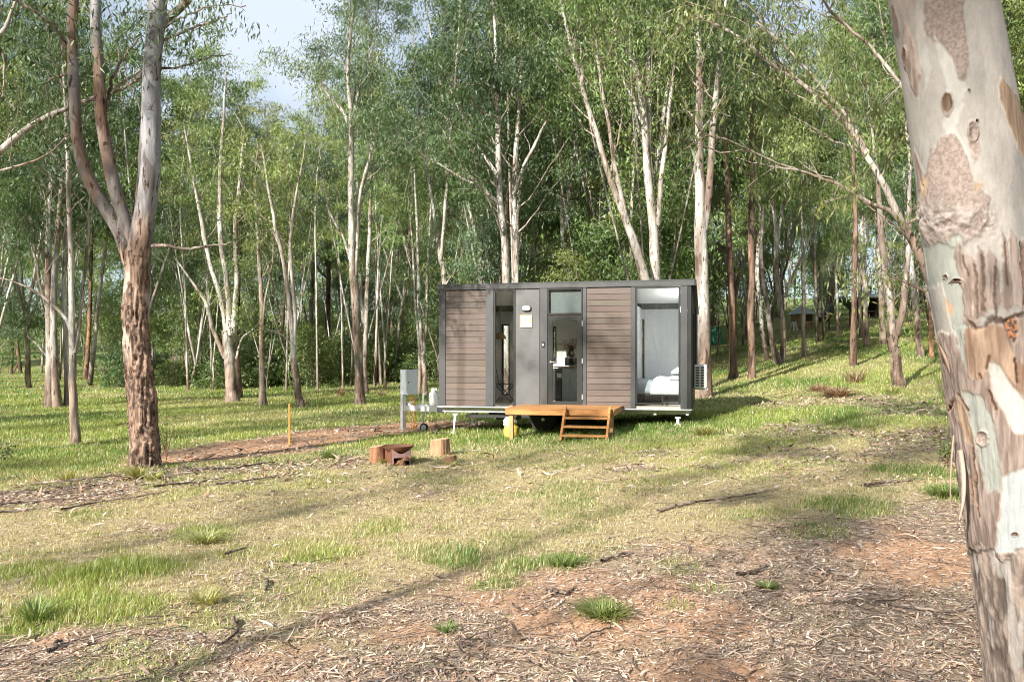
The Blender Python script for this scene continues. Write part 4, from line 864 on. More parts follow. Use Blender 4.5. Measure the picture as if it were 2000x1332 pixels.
patch([(1886, 640), (1930, 632), (1956, 640), (1975, 690), (2000, 720), (2060, 700), (2060, 800), (2000, 780), (1978, 755), (1945, 700), (1925, 738), (1895, 736), (1884, 690)], lerp((.30, .17, .10), (.52, .34, .22), ss(.35, .65, fib2)), .004, .6)
patch([(1932, 704), (1952, 712), (1975, 758), (2005, 795), (2030, 850), (1986, 850), (1962, 806), (1942, 768)], white, -.006, .6, (.5, .33, .16))
patch([(1884, 766), (1922, 768), (1944, 830), (1950, 868), (1956, 920), (1958, 955), (1930, 958), (1916, 885), (1900, 820)], greenw, -.006, .6)
patch([(1958, 925), (2020, 910), (2080, 930), (2080, 1074), (1960, 1080), (1946, 1080), (1952, 1000)], lerp((.52, .56, .56), (.56, .52, .46), ss(.45, .65, big)), -.006, .6, (.52, .32, .12))
patch([(1862, 776), (1880, 785), (1898, 830), (1905, 866), (1894, 862), (1878, 820), (1860, 790)], orange, -.004, .4)
patch([(1884, 885), (1893, 895), (1899, 930), (1890, 915)], greenw, -.004, .4)
for (a, b, c_, d) in [(1903, 868, 1911, 940), (1909, 940, 1914, 1015), (1897, 930, 1901, 985), (1884, 960, 1890, 1030), (1860, 780, 1857, 800), (1874, 770, 1892, 800), (1932, 690, 1930, 722), (1916, 728, 1922, 738), (1980, 700, 1986, 750), (1935, 762, 1946, 800)]:
    patch([(a - 2, b), (a + 2, b), (c_ + 2, d), (c_ - 2, d)], darkc, -.014, .4, (.5, .24, .09), 1)
for (x_, y_, rx, ry, c0) in [(1852, 203, 9, 19, orange * .6), (1900, 258, 9, 17, pink * .9), (1774, 112, 4, 16, darkc * 3), (1849, 541, 4, 4, darkc * 3), (1918, 855, 12, 13, pink * 1.1), (1893, 176, 3, 3, darkc * 3), (1909, 236, 3, 3, darkc * 3), (1871, 548, 9, 3, darkc * 2), (1868, 552, 10, 2, darkc * 2), (1984, 1042, 5, 3, darkc * 4)]:
    d_ = np.hypot((PXX - x_) / rx, (PYY - y_) / ry) + wv1 * 1.1 + hi1 * .6; m0 = ss(1.15, .9, d_); cl = lerp(cl, c0, m0); cl = lerp(cl, (.36, .27, .20), ss(.22, 0, np.abs(d_ - 1.05)) * .6); dz = dz + .010 * ss(.35, 0, np.abs(d_ - 1.05)) - .010 * ss(.8, .2, d_)
# foot: rough weathered stocking below the flap of bark
ft = blur(qy > 1080 + 10 * np.sin(PXX / 14), 2); mott = fbm(Pt * np.array((18, 18, 8.)) + 3, 4, 30).reshape(NV, NU)
cl = lerp(cl, lerp(lerp((.13, .09, .07), (.46, .35, .28), ss(.36, .62, mott)), (.50, .46, .42), ss(.58, .66, fib2) * .7), ft); dz = dz - ft * .012 + ft * (mott - .5) * .035
cl = lerp(cl, darkc, np.exp(-((qy - 1084) / 5) ** 2) * ss(1960, 1920, PXX) * .9)
back = frontm < 0
dz = dz + low * 0; rr_ = rad[VV] * (1 + .03 * np.sin(2 * UU + 1) + .03 * np.sin(3 * UU + VV / 240.)) + dz
Vh = np.stack([cx[VV] + rr_ * np.cos(UU), TD + rr_ * np.sin(UU), Z0_ + 0 * rr_], -1)
ii = np.arange(NV * NU).reshape(NV, NU); jj = np.roll(ii, -1, 1); Q = np.stack([ii[:-1], jj[:-1], jj[1:], ii[1:]], -1).reshape(-1, 4)
tb = np.array((cx[0], TD, z1(cx[0], TD)))
th = thing('gum_tree', 'thick leaning trunk close to the camera with peeling cream, grey and orange bark', 'tree', tb)
mesh('trunk', (Vh - tb).reshape(-1, 3), Q, M['herobark'], th, {'col': np.clip(((cl * .86 + cl.mean(-1, keepdims=True) * .14) * .9 + np.array((.40, .35, .31)) * .1) * .66 * np.array((.985, 1, 1.02)), .01, .8).reshape(-1, 3)})
# upper part out of the frame, with its crown
top = Vh[-1].mean(0) - tb; dirn = nrm(Vh[-1].mean(0) - Vh[-200].mean(0)); rt = rad[-1]
st = [np.array([(*(top - dirn * .05), rt * .97), (*(top + dirn * 1.5), rt * .9), (*(top + dirn * 3.2), rt * .8)]),
      np.array([(*(top + dirn * 3), rt * .7), (*(top + dirn * 6 + np.array((.9, .3, 0))), rt * .5), (*(top + dirn * 11 + np.array((2.4, .6, 0))), rt * .2)]), np.array([(*(top + dirn * 3), rt * .6), (*(top + dirn * 6 + np.array((-.9, .8, 0))), rt * .45), (*(top + dirn * 12 + np.array((-1.5, 2, 0))), rt * .15)])]
tv, tq, tcv, lv = grow(np.random.default_rng(8), st, t0=.62, n2_=6, n3=4, each=18, spread=.4, pal='mid', style='gum', sides=20)
mesh('upper_limb', tv, tq, M['bark'], th, {'col': tcv}); mesh('crown', lv[0], lv[1], M['leaf'], th, {'col': lv[2]}, smooth=False)
# loose ribbons of bark standing off the trunk
def ribbon(name, pts, wd, colr):
    s = spline(np.array([(*(W(a, b_, TD + d) - tb), w_ / F * TD) for a, b_, w_, d in pts]), 24); T_ = nrm(np.gradient(s[:, :3], axis=0)); S_ = nrm(np.cross(T_, np.array((.25, -1, 0))))
    N_ = np.cross(S_, T_); hw_ = s[:, 3:4] / 2; V = np.stack([s[:, :3] - S_ * hw_, s[:, :3] + N_ * hw_ * .5, s[:, :3] + S_ * hw_, s[:, :3] + N_ * (hw_ * .5 + .003)], 1).reshape(-1, 3)
    i = np.arange(24 * 4).reshape(24, 4); j = np.roll(i, -1, 1); q = np.stack([i[:-1], j[:-1], j[1:], i[1:]], -1).reshape(-1, 4)
    c_ = np.array(colr) * (.8 + .4 * fbm(V * np.array((30, 30, 4.)), 2, 3))[:, None]; return mesh(name, V, q, M['herobark'], th, {'col': c_})
ribbon('loose_bark', [(1876, 880, 16, -.05), (1882, 930, 14, -.09), (1880, 985, 9, -.12), (1873, 1015, 3, -.14)], 1, (.42, .33, .27))
ribbon('loose_bark', [(1858, 730, 10, -.0), (1842, 690, 9, -.02), (1832, 672, 5, -.04), (1824, 665, 2, -.06)], 1, (.40, .29, .22))
ribbon('loose_bark', [(1862, 740, 8, .05), (1848, 712, 7, .03), (1836, 690, 3, .0)], 1, (.38, .27, .2))
ribbon('loose_bark', [(1857, 1005, 3, -.0), (1856, 950, 4, -.02), (1858, 900, 5, .0), (1862, 850, 4, .0)], 1, (.40, .30, .24))

# ---------------------------------------------------------------- the tiny house
HT = R(13.6); hc, hs = math.cos(HT), math.sin(HT); HL = 5.95; HX0 = 4.03 - hc * HL; HY0 = 19 + hs * HL; HZ = .57; HH = 3.49
def hu(px, v=0.):
    p = (px - 1000) / F; return (p * (HY0 + v * hc) - HX0 - v * hs) / (hc + p * hs)
def hz(py, u, v=0.): return CZ - (py - HY) / F * (HY0 - u * hs + v * hc)
def hp(u, v, z): return np.array((HX0 + u * hc + v * hs, HY0 - u * hs + v * hc, z))
def hthing(name, label, cat, u, v, z, group=None, rz=0): return thing(name, label, cat, hp(u, v, z), -HT + rz, group)
house = thing('tiny_house', 'dark grey and brown tiny house on a trailer with a glass door and tall windows', 'tiny house', (HX0, HY0, 0), -HT)
D = 2.4
def B(name, boxes, mat, parent=house, b=0, **kw):
    m = MB()
    for x in boxes: m.box(*x, b=b)
    return m.build(name, M[mat], parent, **kw)
us = {k: hu(k) for k in (858, 871, 949.5, 964, 1007, 1055, 1069, 1138, 1146, 1232.5, 1241, 1329, 1343)}
U_ = lambda k: hu(k)
ft = 3.36       # underside of the fascia
# skeleton: floor, back wall with its windows, end walls, roof
B('floor', [(0, HL - .02, .03, D, HZ, HZ + .06)], 'floor_in')
bw = [(hu(980, 2.3), hu(995, 2.3), .75, 2.62), (hu(1079, 2.3), hu(1086.5, 2.3), 1.6, 2.55), (hu(1240, 2.3), hu(1258, 2.3), .95, 2.72)]
bx_ = []; cur = .03
for a, b_, z0_, z1_ in bw:
    bx_ += [(cur, a, D - .08, D, HZ + .06, 2.98), (a, b_, D - .08, D, HZ + .06, z0_), (a, b_, D - .08, D, z1_, 2.98)]; cur = b_
bx_ += [(cur, HL - .03, D - .08, D, HZ + .06, 2.98)]
B('back_wall', bx_, 'wall_in')
for a, b_, z0_, z1_ in bw:
    wf = B('back_window', [(a, a + .03, D - .10, D + .01, z0_, z1_), (b_ - .03, b_, D - .10, D + .01, z0_, z1_), (a + .03, b_ - .03, D - .10, D + .01, z1_ - .03, z1_), (a + .03, b_ - .03, D - .10, D + .01, z0_, z0_ + .03)], 'black')
    B('pane', [(a + .03, b_ - .03, D - .05, D - .045, z0_ + .03, z1_ - .03)], 'glass', wf)
B('end_wall', [(0, .04, .05, D, HZ, 3.30)], 'wall_in'); 
ew0, ew1 = .45, 2.05
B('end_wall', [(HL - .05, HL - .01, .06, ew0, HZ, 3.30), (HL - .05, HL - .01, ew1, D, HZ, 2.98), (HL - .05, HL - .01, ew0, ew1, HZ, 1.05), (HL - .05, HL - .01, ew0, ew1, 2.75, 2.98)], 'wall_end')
B('partition', [(U_(1236) - .02, U_(1236) + .02, .9, D - .09, HZ + .06, 2.98)], 'wall_grey')
B('partition', [(hu(1259, 2.2), HL - .055, D - .11, D - .085, HZ + .06, 3.0)], 'wall_grey')
# outside skin of the end, vertical ribs of sheet metal
B('end_cladding', [(HL - .01 + (.012 if k % 2 else 0), HL + .012 + (.012 if k % 2 else 0), .07 + k * .145, .07 + (k + 1) * .145, HZ + .01, 3.38 - .033 * k) for k in range(16)], 'frame')
B('end_window', [(HL + .02, HL + .05, ew0, ew0 + .05, 1.05, 2.75), (HL + .02, HL + .05, ew1 - .05, ew1, 1.05, 2.75), (HL + .02, HL + .05, ew0 + .05, ew1 - .05, 1.05, 1.1), (HL + .02, HL + .05, ew0 + .05, ew1 - .05, 2.7, 2.75)], 'black')
B('back_cladding', [(0, HL, D + .012, D + .03, HZ + .01, 2.9)], 'frame') if False else None
# sloping roof: falls to the back, oversails the far end
m = MB(); zf0, zb0 = HH, 2.95
def slab(m, u0, u1, v0, v1, za, zb, t):
    V = [(u, v, (za if v == v0 else zb) - (0 if k else t)) for k in (0, 1) for v in (v0, v1) for u in (u0, u1)]
    m.add(V, [(0, 2, 3, 1), (4, 5, 7, 6), (0, 1, 5, 4), (2, 6, 7, 3), (0, 4, 6, 2), (1, 3, 7, 5)])
slab(m, -.03, HL + .10, -.02, 2.62, zf0 - .01, zb0, .05); rf = m.build('roof', M['roof'], house)
m = MB(); slab(m, HL + .08, HL + .115, -.03, 2.63, zf0 + .0, zb0 + .02, .13); m.build('barge_board', M['frame2'], rf)
m = MB(); slab(m, .04, HL - .05, .05, 2.38, 3.38, 2.99, .02); m.build('ceiling', M['wall_in'], house)
B('fascia', [(-.035, HL + .075, -.055, -.022, ft, HH + .005)], 'frame'); B('flashing', [(-.04, HL + .08, -.062, -.0555, HH - .02, HH + .008)], 'roof')
# front frames and posts
yb = HZ + .0; fr = []
for a, b_ in ((858, 871), (949.5, 964.5), (1055, 1069.5), (1138.5, 1146), (1232.5, 1241), (1329, 1343)):
    pst = B('post', [(U_(a) + (.0 if a > 858 else 0), U_(b_), -.035, .05, HZ + .012, ft - .001)], 'frame', b=.006)
B('corner_post', [(U_(1343) + .002, HL + .005, -.03, .05, HZ + .012, ft - .001)], 'frame2', b=.006)
B('sill_trim', [(-.02, HL + .02, -.055, .06, HZ - .018, HZ + .008)], 'galv')
def planks(a, b_):
    o = planks_(a, b_); r = np.random.default_rng(int(a)); n = len(o.data.vertices) // 8; c = np.array((.122, .094, .081)) * r.uniform(.87, 1.13, (n, 1)) * (1 + r.normal(size=(n, 3)) * .03); c[-1] = (.02, .015, .012)
    at = o.data.attributes.new('plank', 'FLOAT_COLOR', 'POINT'); at.data.foreach_set('color', np.concatenate([np.repeat(c, 8, 0), np.ones((n * 8, 1))], 1).astype(np.float32).ravel()); return o
def planks_(a, b_):
    u0, u1 = U_(a) + .004, U_(b_) - .004; n = 20; h = (ft - HZ - .03) / n
    return B('wood_panel', [(u0, u1, -.018 + .0015 * (k % 3), .03, HZ + .016 + k * h, HZ + .016 + (k + 1) * h - .010) for k in range(n)] + [(u0, u1, -.004, .035, HZ + .013, ft - .002)], 'clad')
planks(871, 949.5); planks(1146, 1232.5)
def window(name, a, b_, z0_, z1_, fw=.045, mat='frame2', gl='pane', v0=-.03):
    u0, u1 = U_(a) + .003, U_(b_) - .003
    f = B(name, [(u0, u0 + fw, v0, .04, z0_, z1_), (u1 - fw, u1, v0, .04, z0_, z1_), (u0 + fw, u1 - fw, v0, .04, z0_, z0_ + fw), (u0 + fw, u1 - fw, v0, .04, z1_ - fw, z1_)], mat)
    B(gl, [(u0 + fw, u1 - fw, .0, .006, z0_ + fw, z1_ - fw)], 'glass', f); return f
window('window', 964.5, 1007, hz(791, U_(985)), ft - .01, .04)
B('grey_panel', [(U_(1007) + .003, U_(1054) - .003, -.012, .03, HZ + .014, ft - .012)], 'panel')
window('transom_window', 1069.5, 1138, hz(614, U_(1100)), ft - .01, .03)
window('bedroom_window', 1241, 1329, hz(790, U_(1290)), ft - .01, .04)
# a roller blind closes the transom from inside
B('blind', [(U_(1071), U_(1136), .06, .07, hz(612, U_(1100)), ft - .03)], 'blind')
# glass door
u0, u1 = U_(1069.5) + .01, U_(1138) - .006; z0_, z1_ = HZ + .02, hz(617, U_(1100)); fl, frr = U_(1080) - u0, u1 - U_(1127.5)
door = B('door', [(u0, u0 + fl, -.045, .01, z0_, z1_), (u1 - frr, u1, -.045, .01, z0_, z1_), (u0 + fl, u1 - frr, -.045, .01, z0_, hz(783.5, u0 + .3)), (u0 + fl, u1 - frr, -.045, .01, hz(627, u0 + .3), z1_)], 'frame2')
B('pane', [(u0 + fl, u1 - frr, -.02, -.014, hz(783.5, u0 + .3), hz(627, u0 + .3))], 'glass', door)
uh, zh = U_(1076), hz(707, U_(1076)); m = MB(); m.lathe([(.028, -.05), (.028, -.045), (.012, -.045), (.012, -.075), (.008, -.08)], (uh, 0, zh), 14, 'y'); m.tube([(uh, -.078, zh), (uh + .05, -.082, zh), (uh + .13, -.078, zh)], .009, 8); m.build('handle', M['steel'], door, True)
for k in (632, 705, 775): B('hinge', [(U_(1137), U_(1138.5), -.052, -.046, hz(k + 5, u1), hz(k - 5, u1))], 'galv', door)
B('keypad', [(U_(1058.5), U_(1063.5), -.062, -.036, hz(678, U_(1060)), hz(667, U_(1060)))], 'black', b=.004)
kp = [o for o in house.children if o.name.startswith('keypad')][0]; B('keypad_face', [(U_(1059.6), U_(1062.6), -.065, -.0625, hz(675.5, U_(1060)), hz(671.5, U_(1060)))], 'galv', kp)
# bulkhead light
ul, zl = U_(1028.8), hz(602.5, U_(1028.8)); m = MB(); n_ = 28
def oval(m, a, b_, y0, y1, c, k=.8):
    V = []; 
    for yy, s_ in ((y0, 1), (y1 + (y0 - y1) * .3, .97), (y1, k)):
        V += [(c[0] + a * s_ * np.sign(math.cos(t)) * abs(math.cos(t)) ** .8, yy, c[1] + b_ * s_ * np.sign(math.sin(t)) * abs(math.sin(t)) ** .8) for t in np.arange(n_) / n_ * 2 * math.pi]
    m.add(V, [(i * n_ + j, i * n_ + (j + 1) % n_, (i + 1) * n_ + (j + 1) % n_, (i + 1) * n_ + j) for i in range(2) for j in range(n_)] + [tuple(2 * n_ + j for j in range(n_))])
oval(m, .118, .072, -.013, -.05, (ul, zl - .006)); wl_ = m.build('wall_light', M['black'], house, True); m = MB(); oval(m, .100, .058, -.05, -.085, (ul, zl)); m.build('diffuser', M['whitepaint'], wl_, True)
# small framed sign with a cord
a, b_, c_, d_ = U_(1016), U_(1039.5), hz(640, U_(1028)), hz(615, U_(1028))
sg = hthing('framed_sign', 'small square framed sign with a painted green and white reflection on the grey panel', 'sign', a, -.013, c_)
B('frame', [(0, b_ - a, -.02, 0, d_ - c_ - .012, d_ - c_), (0, b_ - a, -.02, 0, 0, .012), (0, .012, -.02, 0, .012, d_ - c_ - .012), (b_ - a - .012, b_ - a, -.02, 0, .012, d_ - c_ - .012)], 'cane', sg); B('print', [(.012, b_ - a - .012, -.012, -.001, .012, d_ - c_ - .012)], 'print', sg)
m = MB(); W2, H2 = b_ - a, d_ - c_
m.add([(.012, -.0135, .012), (W2 - .012, -.0135, .012), (W2 - .012, -.0135, .05), (W2 * .7, -.0135, .07), (W2 * .45, -.0135, .055), (W2 * .25, -.0135, .08), (.012, -.0135, .06)], [tuple(range(7))])
m.add([(.02, -.0135, H2 - .06), (W2 * .3, -.0135, H2 - .10), (W2 * .45, -.0135, H2 - .04), (W2 * .6, -.0135, H2 - .09), (W2 - .03, -.0135, H2 - .03), (W2 - .05, -.0135, H2 - .016), (.03, -.0135, H2 - .016)], [tuple(range(7))]); m.build('reflection_shapes', M['whitepaint'], sg)  # pale jagged shapes painted as the reflection in the sign
# trailer: beams, drawbar, wheels, jacks
zb = HZ - .02
ch = B('chassis', [(.05, HL * .30, .10, .17, zb - .12, zb - .002), (HL * .30, HL - .05, .42, .49, zb - .12, zb - .002), (.05, HL - .05, D - .12, D - .05, zb - .16, zb - .002)] + [(k, k + .06, .09, D - .12, zb - .12, zb - .004) for k in np.linspace(.06, HL - .12, 9)], 'galv')
ud = hu(783, .75); m = MB(); zd = zb - .08
m.obox((.1, .35, zd), (ud + .75, 1.05, zd), .07, .12); m.obox((.1, 2.0, zd), (ud + .75, 1.35, zd), .07, .12); m.obox((ud + .8, 1.2, zd), (ud + .05, 1.2, zd), .12, .12); m.obox((.1, .3, zd), (ud + .12, .72, zd + .0), .07, .13); m.obox((-.75, .5, zd + .0), (-.75, 1.9, zd + .0), .06, .06); m.build('drawbar', M['whitepaint'], house)
m = MB(); m.tube([(ud + .12, 1.2, zd + .05), (ud - .02, 1.2, zd + .07), (ud - .07, 1.2, zd + .03)], [.05, .05, .045], 12); m.obox((ud + .1, 1.2, zd + .1), (ud + .32, 1.2, zd + .28), .03, .03); m.build('coupling', M['galv'], house, True)
B('beam_cap', [(-.14, .03, .25, .34, zb - .15, zb - .03)], 'black', b=.008)
uj = hu(819.5, .35); gj = z1(*hp(uj, .35, 0)[:2]); jx = thing; m = MB(); m.tube([(uj, .62, gj + .16), (uj, .62, zd + .34)], .024, 12); m.tube([(uj, .62, zd - .22), (uj, .62, zd + .20)], .034, 12); m.tube([(uj, .62, zd + .34), (uj, .62, zd + .36), (uj + .07, .62, zd + .37), (uj + .08, .62, zd + .42)], .012, 8)
m.obox((uj - .0, .57, gj + .16), (uj + .03, .57, gj + .07), .03, .01, (1, 0, 0)); jk = m.build('jockey_stand', M['galv'], house, True)
m = MB(); m.lathe([(.05, -.03), (.085, -.035), (.105, -.02), (.11, 0), (.105, .02), (.085, .035), (.05, .03)], (uj + .02, .62, gj + .10), 24, 'y'); jw = m.build('jockey_wheel', M['rubber'], jk, True)
m = MB(); m.lathe([(.012, -.045), (.05, -.040), (.068, -.032), (.068, .032), (.05, .04)], (uj + .02, .62, gj + .10), 20, 'y'); m.build('rim', M['box'], jw, True)
for px, v, tilt in ((890, .10, -.05), (1324, .10, 0), (923, 2.2, 0), (931, 1.5, 0), (1331, 2.2, 0)):
    u = hu(px, v); g = z1(*hp(u, v, 0)[:2]); m = MB(); m.tube([(u, v, zb - .17), (u + tilt * .4, v, zb - .34)], .036, 10); m.tube([(u + tilt * .4, v, zb - .30), (u + tilt, v, g + .03)], .024, 10); m.box(u + tilt - .07, u + tilt + .07, v - .06, v + .06, g - .02, g + .03); m.box(u - .06, u + .06, v - .05, v + .05, zb - .19, zb - .16); m.build('jack', M['whitepaint'], house, True)
for u in (hu(1062, .22), hu(1062, .22) + .78):
    for v in (.22, 2.1):
        r0_ = .31; z_ = z1(*hp(u, v, 0)[:2]) + r0_ - .03; m = MB(); m.lathe([(.17, -.09), (.24, -.105), (.295, -.09), (r0_, -.05), (r0_, .05), (.295, .09), (.24, .105), (.17, .09)], (u, v, z_), 32, 'y'); ty = m.build('wheel', M['rubber'], house, True)
        m = MB(); m.lathe([(.175, -.07), (.165, -.085), (.15, -.05), (.15, .05)], (u, v, z_), 28, 'y'); m.lathe([(.045, -.075), (.04, -.095), (.02, -.1)], (u, v, z_), 14, 'y')
        for k in range(6):
            a = k * math.pi / 3; m.obox((u + .03 * math.cos(a), v - .07, z_ + .03 * math.sin(a)), (u + .16 * math.cos(a), v - .075, z_ + .16 * math.sin(a)), .035, .02, (0, 1, 0))
        m.build('rim', M['steel'], ty, True)
B('mudguard', [(hu(1062, .22) - .38, hu(1062, .22) + 1.16, .1, .34, zb - .10, zb - .07)], 'black')
m = MB()
for v in (.12, D - .12): m.obox((.6, v + .15, zb - .22), (2.6, v + .15, zb - .2), .12, .08)
m.tube([(1.0, .9, zb - .2), (2.2, 1.0, zb - .26), (3.4, .8, zb - .2)], .045, 10); m.box(1.2, 1.7, .8, 1.4, zb - .34, zb - .16); m.build('underfloor_pipe', M['black'], house)
# rounded sheet metal at the end: gutter pipe
m = MB(); ug = HL + .09; m.tube([(ug, .75, 2.9), (ug, .75, 1.3)], .035, 8); m.build('conduit', M['frame'], house, True)

# ---- inside the house
ff = HZ + .061
kv = 1.70; k0, k1 = hu(1097.5, kv), hu(1127.5, kv) + .35; kz0, kz1 = ff, hz(716, k0, kv)
kc = hthing('kitchen_cabinet', 'pale sage drawers under a brown benchtop seen through the glass door', 'cabinet', k0, kv, ff)
def BB(name, bx, mat, par, b=0): 
    m = MB()
    for x in bx: m.box(*x, b=b)
    return m.build(name, M[mat], par)
kw_, kh = k1 - k0, kz1 - ff; BB('carcass', [(0, kw_, .02, .58, 0, kh - .03)], 'cab', kc)
for i in range(4): BB('drawer', [(.01, kw_ - .01, 0, .018, .05 + i * (kh - .1) / 4 + .006, .05 + (i + 1) * (kh - .1) / 4 - .006)], 'cab', kc)
BB('benchtop', [(hu(1080, kv) - k0, kw_, -.02, .58, kh - .028, kh)], 'brownw', kc)
fg = hthing('bar_fridge', 'black bar fridge beside the pale drawers under the benchtop', 'fridge', hu(1080, kv), kv + .01, ff); fw_ = k0 - hu(1080, kv) - .02; BB('body', [(0, fw_, .04, .56, .02, kh - .05)], 'black', fg); BB('door', [(0, fw_, 0, .035, .02, kh - .05)], 'black', fg, .006); BB('sticker', [(.1, .22, -.004, -.001, kh - .28, kh - .17)], 'whitepaint', fg)
mv = 1.85; a, b_ = hu(1102.5, mv), hu(1131, mv); mz = hz(714.5, a, mv) + .005
mw = hthing('microwave_oven', 'white microwave with black door on the kitchen bench', 'microwave', a, mv, kz1 + .002); mh = .235; BB('case', [(0, b_ - a, .012, .34, .012, mh)], 'whitepaint', mw, .006); BB('door', [(.02, (b_ - a) * .95, 0, .011, .035, mh - .02)], 'black', mw)
cv = 1.95; cm = hthing('coffee_machine', 'small brown and steel coffee machine on top of the microwave', 'coffee machine', hu(1106, cv), cv, kz1 + mh + .006); BB('body', [(0, .06, 0, .18, 0, .30), (.06, .17, .12, .18, .02, .30), (0, .19, 0, .18, .22, .30), (0, .2, 0, .18, 0, .025)], 'shed', cm, .004)
m = MB(); m.lathe([(.035, .03), (.05, .06), (.05, .12), (.04, .15)], (.12, .06, 0), 16); m.build('jug', M['steel'], cm, True)
sh = hthing('wall_shelf', 'pale timber shelf with cups above the coffee machine', 'shelf', hu(1091, 2.05), 2.05, hz(673, hu(1100), 2.05)); BB('board', [(0, .9, 0, .24, 0, .025)], 'cut', sh); BB('bracket', [(.15, .17, .02, .24, -.12, -.001), (.7, .72, .02, .24, -.12, -.001)], 'black', sh)
for i, x in enumerate((.12, .25, .36, .48)):
    m = MB(); h_ = (.09, .09, .14, .14)[i]; m.lathe([(.028, 0), (.036, h_ * .5), (.038, h_), (.034, h_), (.03, .01)], (0, 0, 0), 16)
    c = hthing(('cup', 'cup', 'drinking_glass', 'drinking_glass')[i], ('white cup standing at the end of the kitchen shelf', 'white cup standing second on the kitchen shelf', 'tall clear tumbler beside the white cups', 'tall clear tumbler furthest along the kitchen shelf')[i], ('cup', 'cup', 'glass', 'glass')[i], hu(1091, 2.05) + x, 2.17, hz(673, hu(1100), 2.05) + .026)
    m.build('vessel', M['whitepaint'] if i < 2 else M['glass'], c, True)
# bed in the bedroom window
bu0, bu1 = hu(1244, .7), HL - .08; bz = hz(768, bu0, .5)
bed = hthing('bed', 'bed with crumpled white quilt and black base behind the tall bedroom window', 'bed', bu0, .35, ff); bwid = bu1 - bu0; top_ = hz(737, bu0, .8) - ff - .02; bb_ = bz - ff
BB('base', [(0, bwid, 0, .05, bb_ - .05, bb_), (0, bwid, 1.75, 1.8, bb_ - .05, bb_), (0, .05, .05, 1.75, bb_ - .05, bb_), (bwid - .05, bwid, .05, 1.75, bb_ - .05, bb_), (0, bwid, .05, 1.75, bb_ - .03, bb_ - .005)] + [(x, x + .04, y, y + .04, 0, bb_ - .05) for x in (.02, bwid * .5, bwid - .06) for y in (.01, 1.74)], 'black', bed)
def soft(name, mat, par, x0, x1, y0, y1, z0, z1, seed, n=34, puff=.06, wr=.03, edge=.12):
    """a rumpled cloth or cushion: a closed, domed and creased block"""
    gx_, gy_ = np.meshgrid(np.linspace(0, 1, n), np.linspace(0, 1, n)); e = np.minimum(np.minimum(gx_, 1 - gx_), np.minimum(gy_, 1 - gy_)); dome = ss(0, edge * 2, e) ** .5
    X = x0 + gx_ * (x1 - x0); Y = y0 + gy_ * (y1 - y0); nn = fbm(np.stack([X.ravel() * 5, Y.ravel() * 5, X.ravel() * 0 + seed], 1), 4, seed).reshape(X.shape) - .5
    cr = np.abs(fbm(np.stack([X.ravel() * 9 + 4, Y.ravel() * 4, X.ravel() * 0 + seed], 1), 3, seed + 3).reshape(X.shape) - .5)
    Zt = z0 + (z1 - z0) * (.25 + .75 * dome) + nn * puff * 2 * dome - cr * wr * 4 * dome; Zb = z0 + (z1 - z0) * .0 + 0 * X
    V = np.concatenate([np.stack([X, Y, Zt], -1).reshape(-1, 3), np.stack([X, Y, Zb], -1).reshape(-1, 3)]); i = np.arange(n * n).reshape(n, n)
    q = np.stack([i[:-1, :-1], i[:-1, 1:], i[1:, 1:], i[1:, :-1]], -1).reshape(-1, 4); q2 = q[:, ::-1] + n * n; bd = np.concatenate([i[0, :], i[1:, -1], i[-1, -2::-1], i[-2:0:-1, 0]]); b2 = np.roll(bd, -1)
    q3 = np.stack([bd, bd + n * n, b2 + n * n, b2], -1); return mesh(name, V, np.concatenate([q, q2, q3]), M[mat], par)
soft('mattress', 'linen', bed, 0, bwid, 0, 1.8, bb_, top_ - .08, 3, 20, 0, 0, .04)
soft('blanket', 'greyfab', bed, -.005, bwid * .34, -.02, 1.82, bb_ + .01, top_ - .02, 4, 30, .01, .01, .06)
soft('quilt', 'linen', bed, bwid * .28, bwid * .97, -.03, 1.8, bb_ - .02, top_ + .03, 5, 60, .06, .035, .06)
for i, (dx, zz) in enumerate(((.0, .02), (.03, .16))):
    pl = hthing('pillow', ('plump white pillow lying lowest at the bed head', 'plump white pillow stacked on top at the bed head')[i], 'pillow', bu1 - .42 + dx, .42, ff + top_ + zz - .05)
    o = soft('cushion', 'linen', pl, 0, .40, 0, .62, 0, .19, 8 + i, 26, .02, .01, .3)
tw = hthing('folded_towel', 'folded white towel lying on the floor beneath the bed', 'towel', hu(1292, .6), .6, ff); soft('cloth', 'linen', tw, 0, .5, 0, .4, 0, .12, 12, 24, .02, .02, .15)
wl2 = hthing('wall_lamp', 'slim white wall lamp beside the bedroom glass', 'lamp', HL - .12, .55, hz(604, hu(1324), .5)); m = MB(); m.lathe([(.03, 0), (.045, .04), (.045, .2), (.035, .24)], (0, 0, -.1), 16); m.build('shade', M['lampglow'], wl2, True); lt = bpy.data.objects.new('lamp_light', bpy.data.lights.new('lamp_light', 'POINT')); C.objects.link(lt); lt.parent = wl2; lt.location = (-.10, 0, 0); lt.data.energy = 15; lt.data.color = (1, .96, .9); lt.data.shadow_soft_size = .06; BB('bracket', [(.045, .07, -.02, .02, -.03, .05)], 'galv', wl2)
